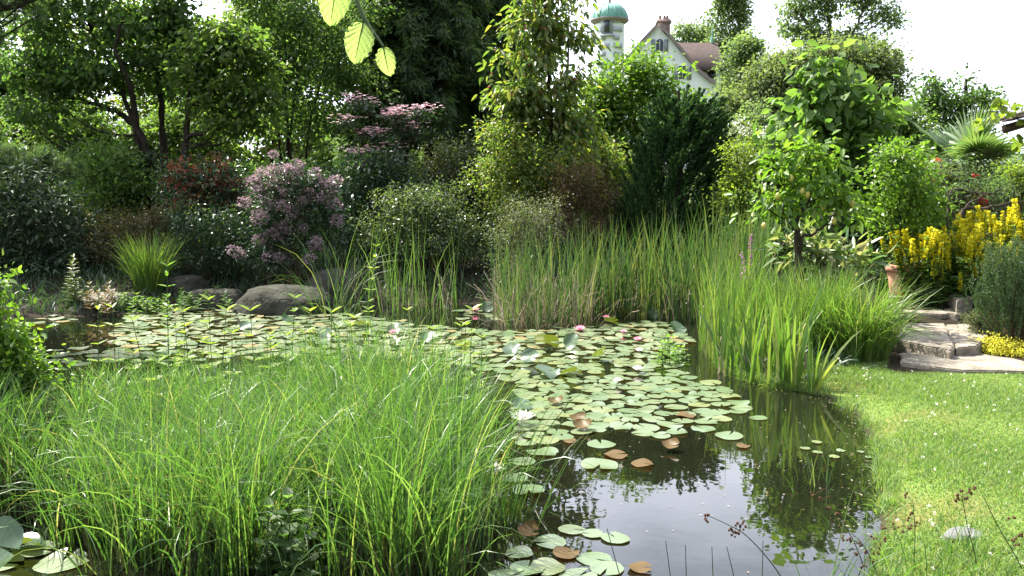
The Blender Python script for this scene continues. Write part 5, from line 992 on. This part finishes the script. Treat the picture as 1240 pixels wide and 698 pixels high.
rm = ramp(t, [(1, 1, 1, 0), (1, 1, 1, .035), (0, 0, 0, .07)]); l(ab.outputs[0], rm.inputs[0]); mxv = nn(t, 'ShaderNodeMath', operation='MAXIMUM'); l(rv.outputs[0], mxv.inputs[0]); l(rm.outputs[0], mxv.inputs[1])
cm = nn(t, 'ShaderNodeMix', data_type='RGBA'); cm.inputs['A'].default_value = (.24, .34, .11, 1); cm.inputs['B'].default_value = (.17, .26, .075, 1); l(mxv.outputs[0], cm.inputs['Factor'])
b_ = nn(t, 'ShaderNodeBsdfPrincipled'); b_.inputs['Roughness'].default_value = .45; l(cm.outputs['Result'], b_.inputs['Base Color']); tr = nn(t, 'ShaderNodeBsdfTranslucent'); mu = nn(t, 'ShaderNodeMix', data_type='RGBA', blend_type='MULTIPLY'); mu.inputs['Factor'].default_value = 1; l(cm.outputs['Result'], mu.inputs['A']); mu.inputs['B'].default_value = (1.5, 1.45, 1.0, 1); l(mu.outputs['Result'], tr.inputs[0])
ms = nn(t, 'ShaderNodeMixShader'); ms.inputs[0].default_value = .62; l(b_.outputs[0], ms.inputs[1]); l(tr.outputs[0], ms.inputs[2]); l(ms.outputs[0], o.inputs[0]); M['beech'] = m
DB = 1.35; p0 = P(410, -95, DB); root = thing('hanging_twig', 'thin beech twig with backlit yellow green leaves hanging in at the top', 'twig', tuple(p0))
tw = curve([P(405, -110, DB), P(420, -50, DB), P(432, 0, DB), P(446, 30, DB), P(464, 56, DB)], 6); b = Buf(); tube(b, tw, np.linspace(.0042, .0018, len(tw)), 8); b.build('stem', M['stem'], root, tuple(p0), smooth=True)
def bigleaf(root, base, tip, wpx, nrm_, stalk=None):
    base, tip = np.array(base), np.array(tip); ax = tip - base; Ln = np.linalg.norm(ax); ax = ax / Ln; nv = np.array(nrm_, float); sd = nrm(np.cross(ax, nv)); nv = np.cross(sd, ax); nu, nv_ = 22, 14; Wd = wpx * DB / FP / 2; V = []; UV = []
    for i_ in range(nu + 1):
        u_ = i_ / nu; wd = Wd * (math.sin(math.pi * u_ ** .85) ** .62) * (1 + .05 * math.sin(u_ * 42)) if 0 < u_ < 1 else .0004
        for j in range(nv_ + 1):
            v_ = j / nv_ * 2 - 1; ripple = .0022 * math.sin((u_ * 6.5 - abs(v_) * 2.2) * 6.28) * abs(v_) ; V.append(base + ax * (u_ * Ln) + sd * v_ * wd + nv * (abs(v_) * wd * .22 + ripple - .01 * u_ * u_)); UV.append((u_, v_))
    F = [[i_ * (nv_ + 1) + j, i_ * (nv_ + 1) + j + 1, (i_ + 1) * (nv_ + 1) + j + 1, (i_ + 1) * (nv_ + 1) + j] for i_ in range(nu) for j in range(nv_)]
    b = Buf(); b.add(V, np.array(F)); me = b.mesh('leaf', tuple(p0), True); me.materials.append(M['beech']); uvl = me.uv_layers.new(name='UVMap'); ids = np.zeros(len(me.loops), np.int32); me.loops.foreach_get('vertex_index', ids); uvl.data.foreach_set('uv', np.array(UV)[ids].astype(np.float32).ravel()); lf_ = put('leaf', me, root)
    if stalk is not None: b = Buf(); tube(b, [np.array(stalk), base, base + ax * Ln * .9 - nv * .0012], [.0013, .0011, .0004], 5); b.build('leaf_stalk', M['stem'], lf_, tuple(p0))
bigleaf(root, P(440, 27, DB), P(429, 76, DB - .01), 35, (.15, -.8, .5), tw[-12])
bigleaf(root, P(464, 57, DB), P(471, 92, DB), 24, (-.2, -.8, .4), tw[-1])
bigleaf(root, P(409, -28, DB), P(400, 30, DB - .01), 38, (.25, -.8, .5), tw[6])

# ================================================================== lawn
rng = np.random.default_rng(11)
def on_lawn(n):
    pts = np.zeros((0, 2))
    while len(pts) < n:
        y = 3.2 + rng.random(4 * n) ** 1.25 * 5.9; x = rng.uniform(.9, 6.5, 4 * n); k = (x < y * .66 + .3); c_ = np.column_stack([x, y])[k]; d = sdist(c_); c_ = c_[(d > .02) & (rng.random(len(c_)) < lawnmask(c_[:, 0], c_[:, 1]) * (.25 + .75 * sstep(.0, .35, d)))]; pts = np.concatenate([pts, c_])
    return pts[:n]
n = 90000; p_ = on_lawn(n); z = hgt(p_[:, 0], p_[:, 1]); b = Buf(); hh = rng.uniform(.018, .05, n) * (1 + .5 * np.sin(p_[:, 0] * 3 + p_[:, 1] * 2.3))
blades(b, np.column_stack([p_, z - .004]), np.maximum(hh, .012), rng.uniform(.004, .008, n), rng.uniform(0, 6.28, n), np.abs(rng.normal(size=n)) * .4, rng.uniform(.2, 1.4, n), 2, rng.uniform(-1.2, 1.2, n), 1.3)
sp_ = np.array([tuple(G(*q_)[:2]) for q_ in SHORE]); k_ = rng.integers(0, len(sp_) - 1, 16000); t_ = rng.random((16000, 1)); p_ = sp_[k_] * (1 - t_) + sp_[k_ + 1] * t_ + rng.normal(size=(16000, 2)) * .06; d = sdist(p_); p_ = p_[(d > -.03) & (np.sin(p_[:, 0] * 9) + np.sin(p_[:, 1] * 11 + 1) + rng.normal(size=len(p_)) * .8 > -.2)]; n = len(p_); z = hgt(p_[:, 0], p_[:, 1])
blades(b, np.column_stack([p_, z - .006]), rng.uniform(.03, .11, n), rng.uniform(.004, .007, n), rng.uniform(0, 6.28, n), np.abs(rng.normal(size=n)) * .5, rng.uniform(.2, 1.4, n), 3, rng.uniform(-1.2, 1.2, n), 1.3)
o = b.build('lawn_grass', M['lawn']); tag(o, 'short sunlit lawn grass along the shore', 'grass', kind='stuff')
n = 130; p_ = on_lawn(n); z = hgt(p_[:, 0], p_[:, 1]); b = Buf()
for k in range(n):
    m_ = 9; d = nrm(rng.normal(size=(m_, 3)) + np.array((0, 0, .5))); leaves(b, np.array((p_[k, 0], p_[k, 1], z[k] + .035)) + d * .003, d, rng.normal(size=(m_, 3)), .009, .007, .1, .1, 'quad')
o = b.build('clover_flowers', M['whitefl']); tag(o, 'tiny white clover heads dotted over the lawn', 'clover', kind='stuff')
# rough growth under the shrubs
n = 60000; x = rng.uniform(-9, 9, n); y = 8 + 10 * rng.random(n) ** 1.2; d = sdist(np.column_stack([x, y])); k = (d > .05) & ~((x > 3.2) & (y < 11.5) & (x < 6.5)); x, y = x[k], y[k]; z = hgt(x, y); n = len(x); b = Buf(); blades(b, np.column_stack([x, y, z - .01]), rng.uniform(.06, .3, n), rng.uniform(.01, .03, n), rng.uniform(0, 6.28, n), np.abs(rng.normal(size=n)) * .5, rng.uniform(.2, 1.2, n), 3, rng.uniform(-1, 1, n))
o = b.build('ground_cover', M['deep']); tag(o, 'low leafy ground cover under the shrubs', 'ground cover', kind='stuff')

# bits of leaf, seed fluff and stems afloat on the open water
n = 200; c_ = np.array(wp([(600, 700), (640, 520), (860, 470), (1010, 485), (1060, 540), (1064, 600), (1060, 720)])); lo, hi = c_.min(0), c_.max(0); q = rng.uniform(lo, hi, (n * 6, 2)); d = sdist(q); q = q[(d < -.01) & (rng.random(len(q)) < np.where(d > -.22, .9, .12))][:n]; n = len(q); a = rng.uniform(0, 6.28, n); b = Buf()
leaves(b, np.column_stack([q, np.full(n, .004)]), np.column_stack([np.cos(a), np.sin(a), 0 * a]), np.tile((0, 0, 1.0), (n, 1)), rng.uniform(.006, .028, n), rng.uniform(.003, .01, n), .04, .03, 'quad')
o = b.build('floating_debris', M['dry']); tag(o, 'tiny bits of leaf and fluff floating on the open water', 'debris', kind='stuff')
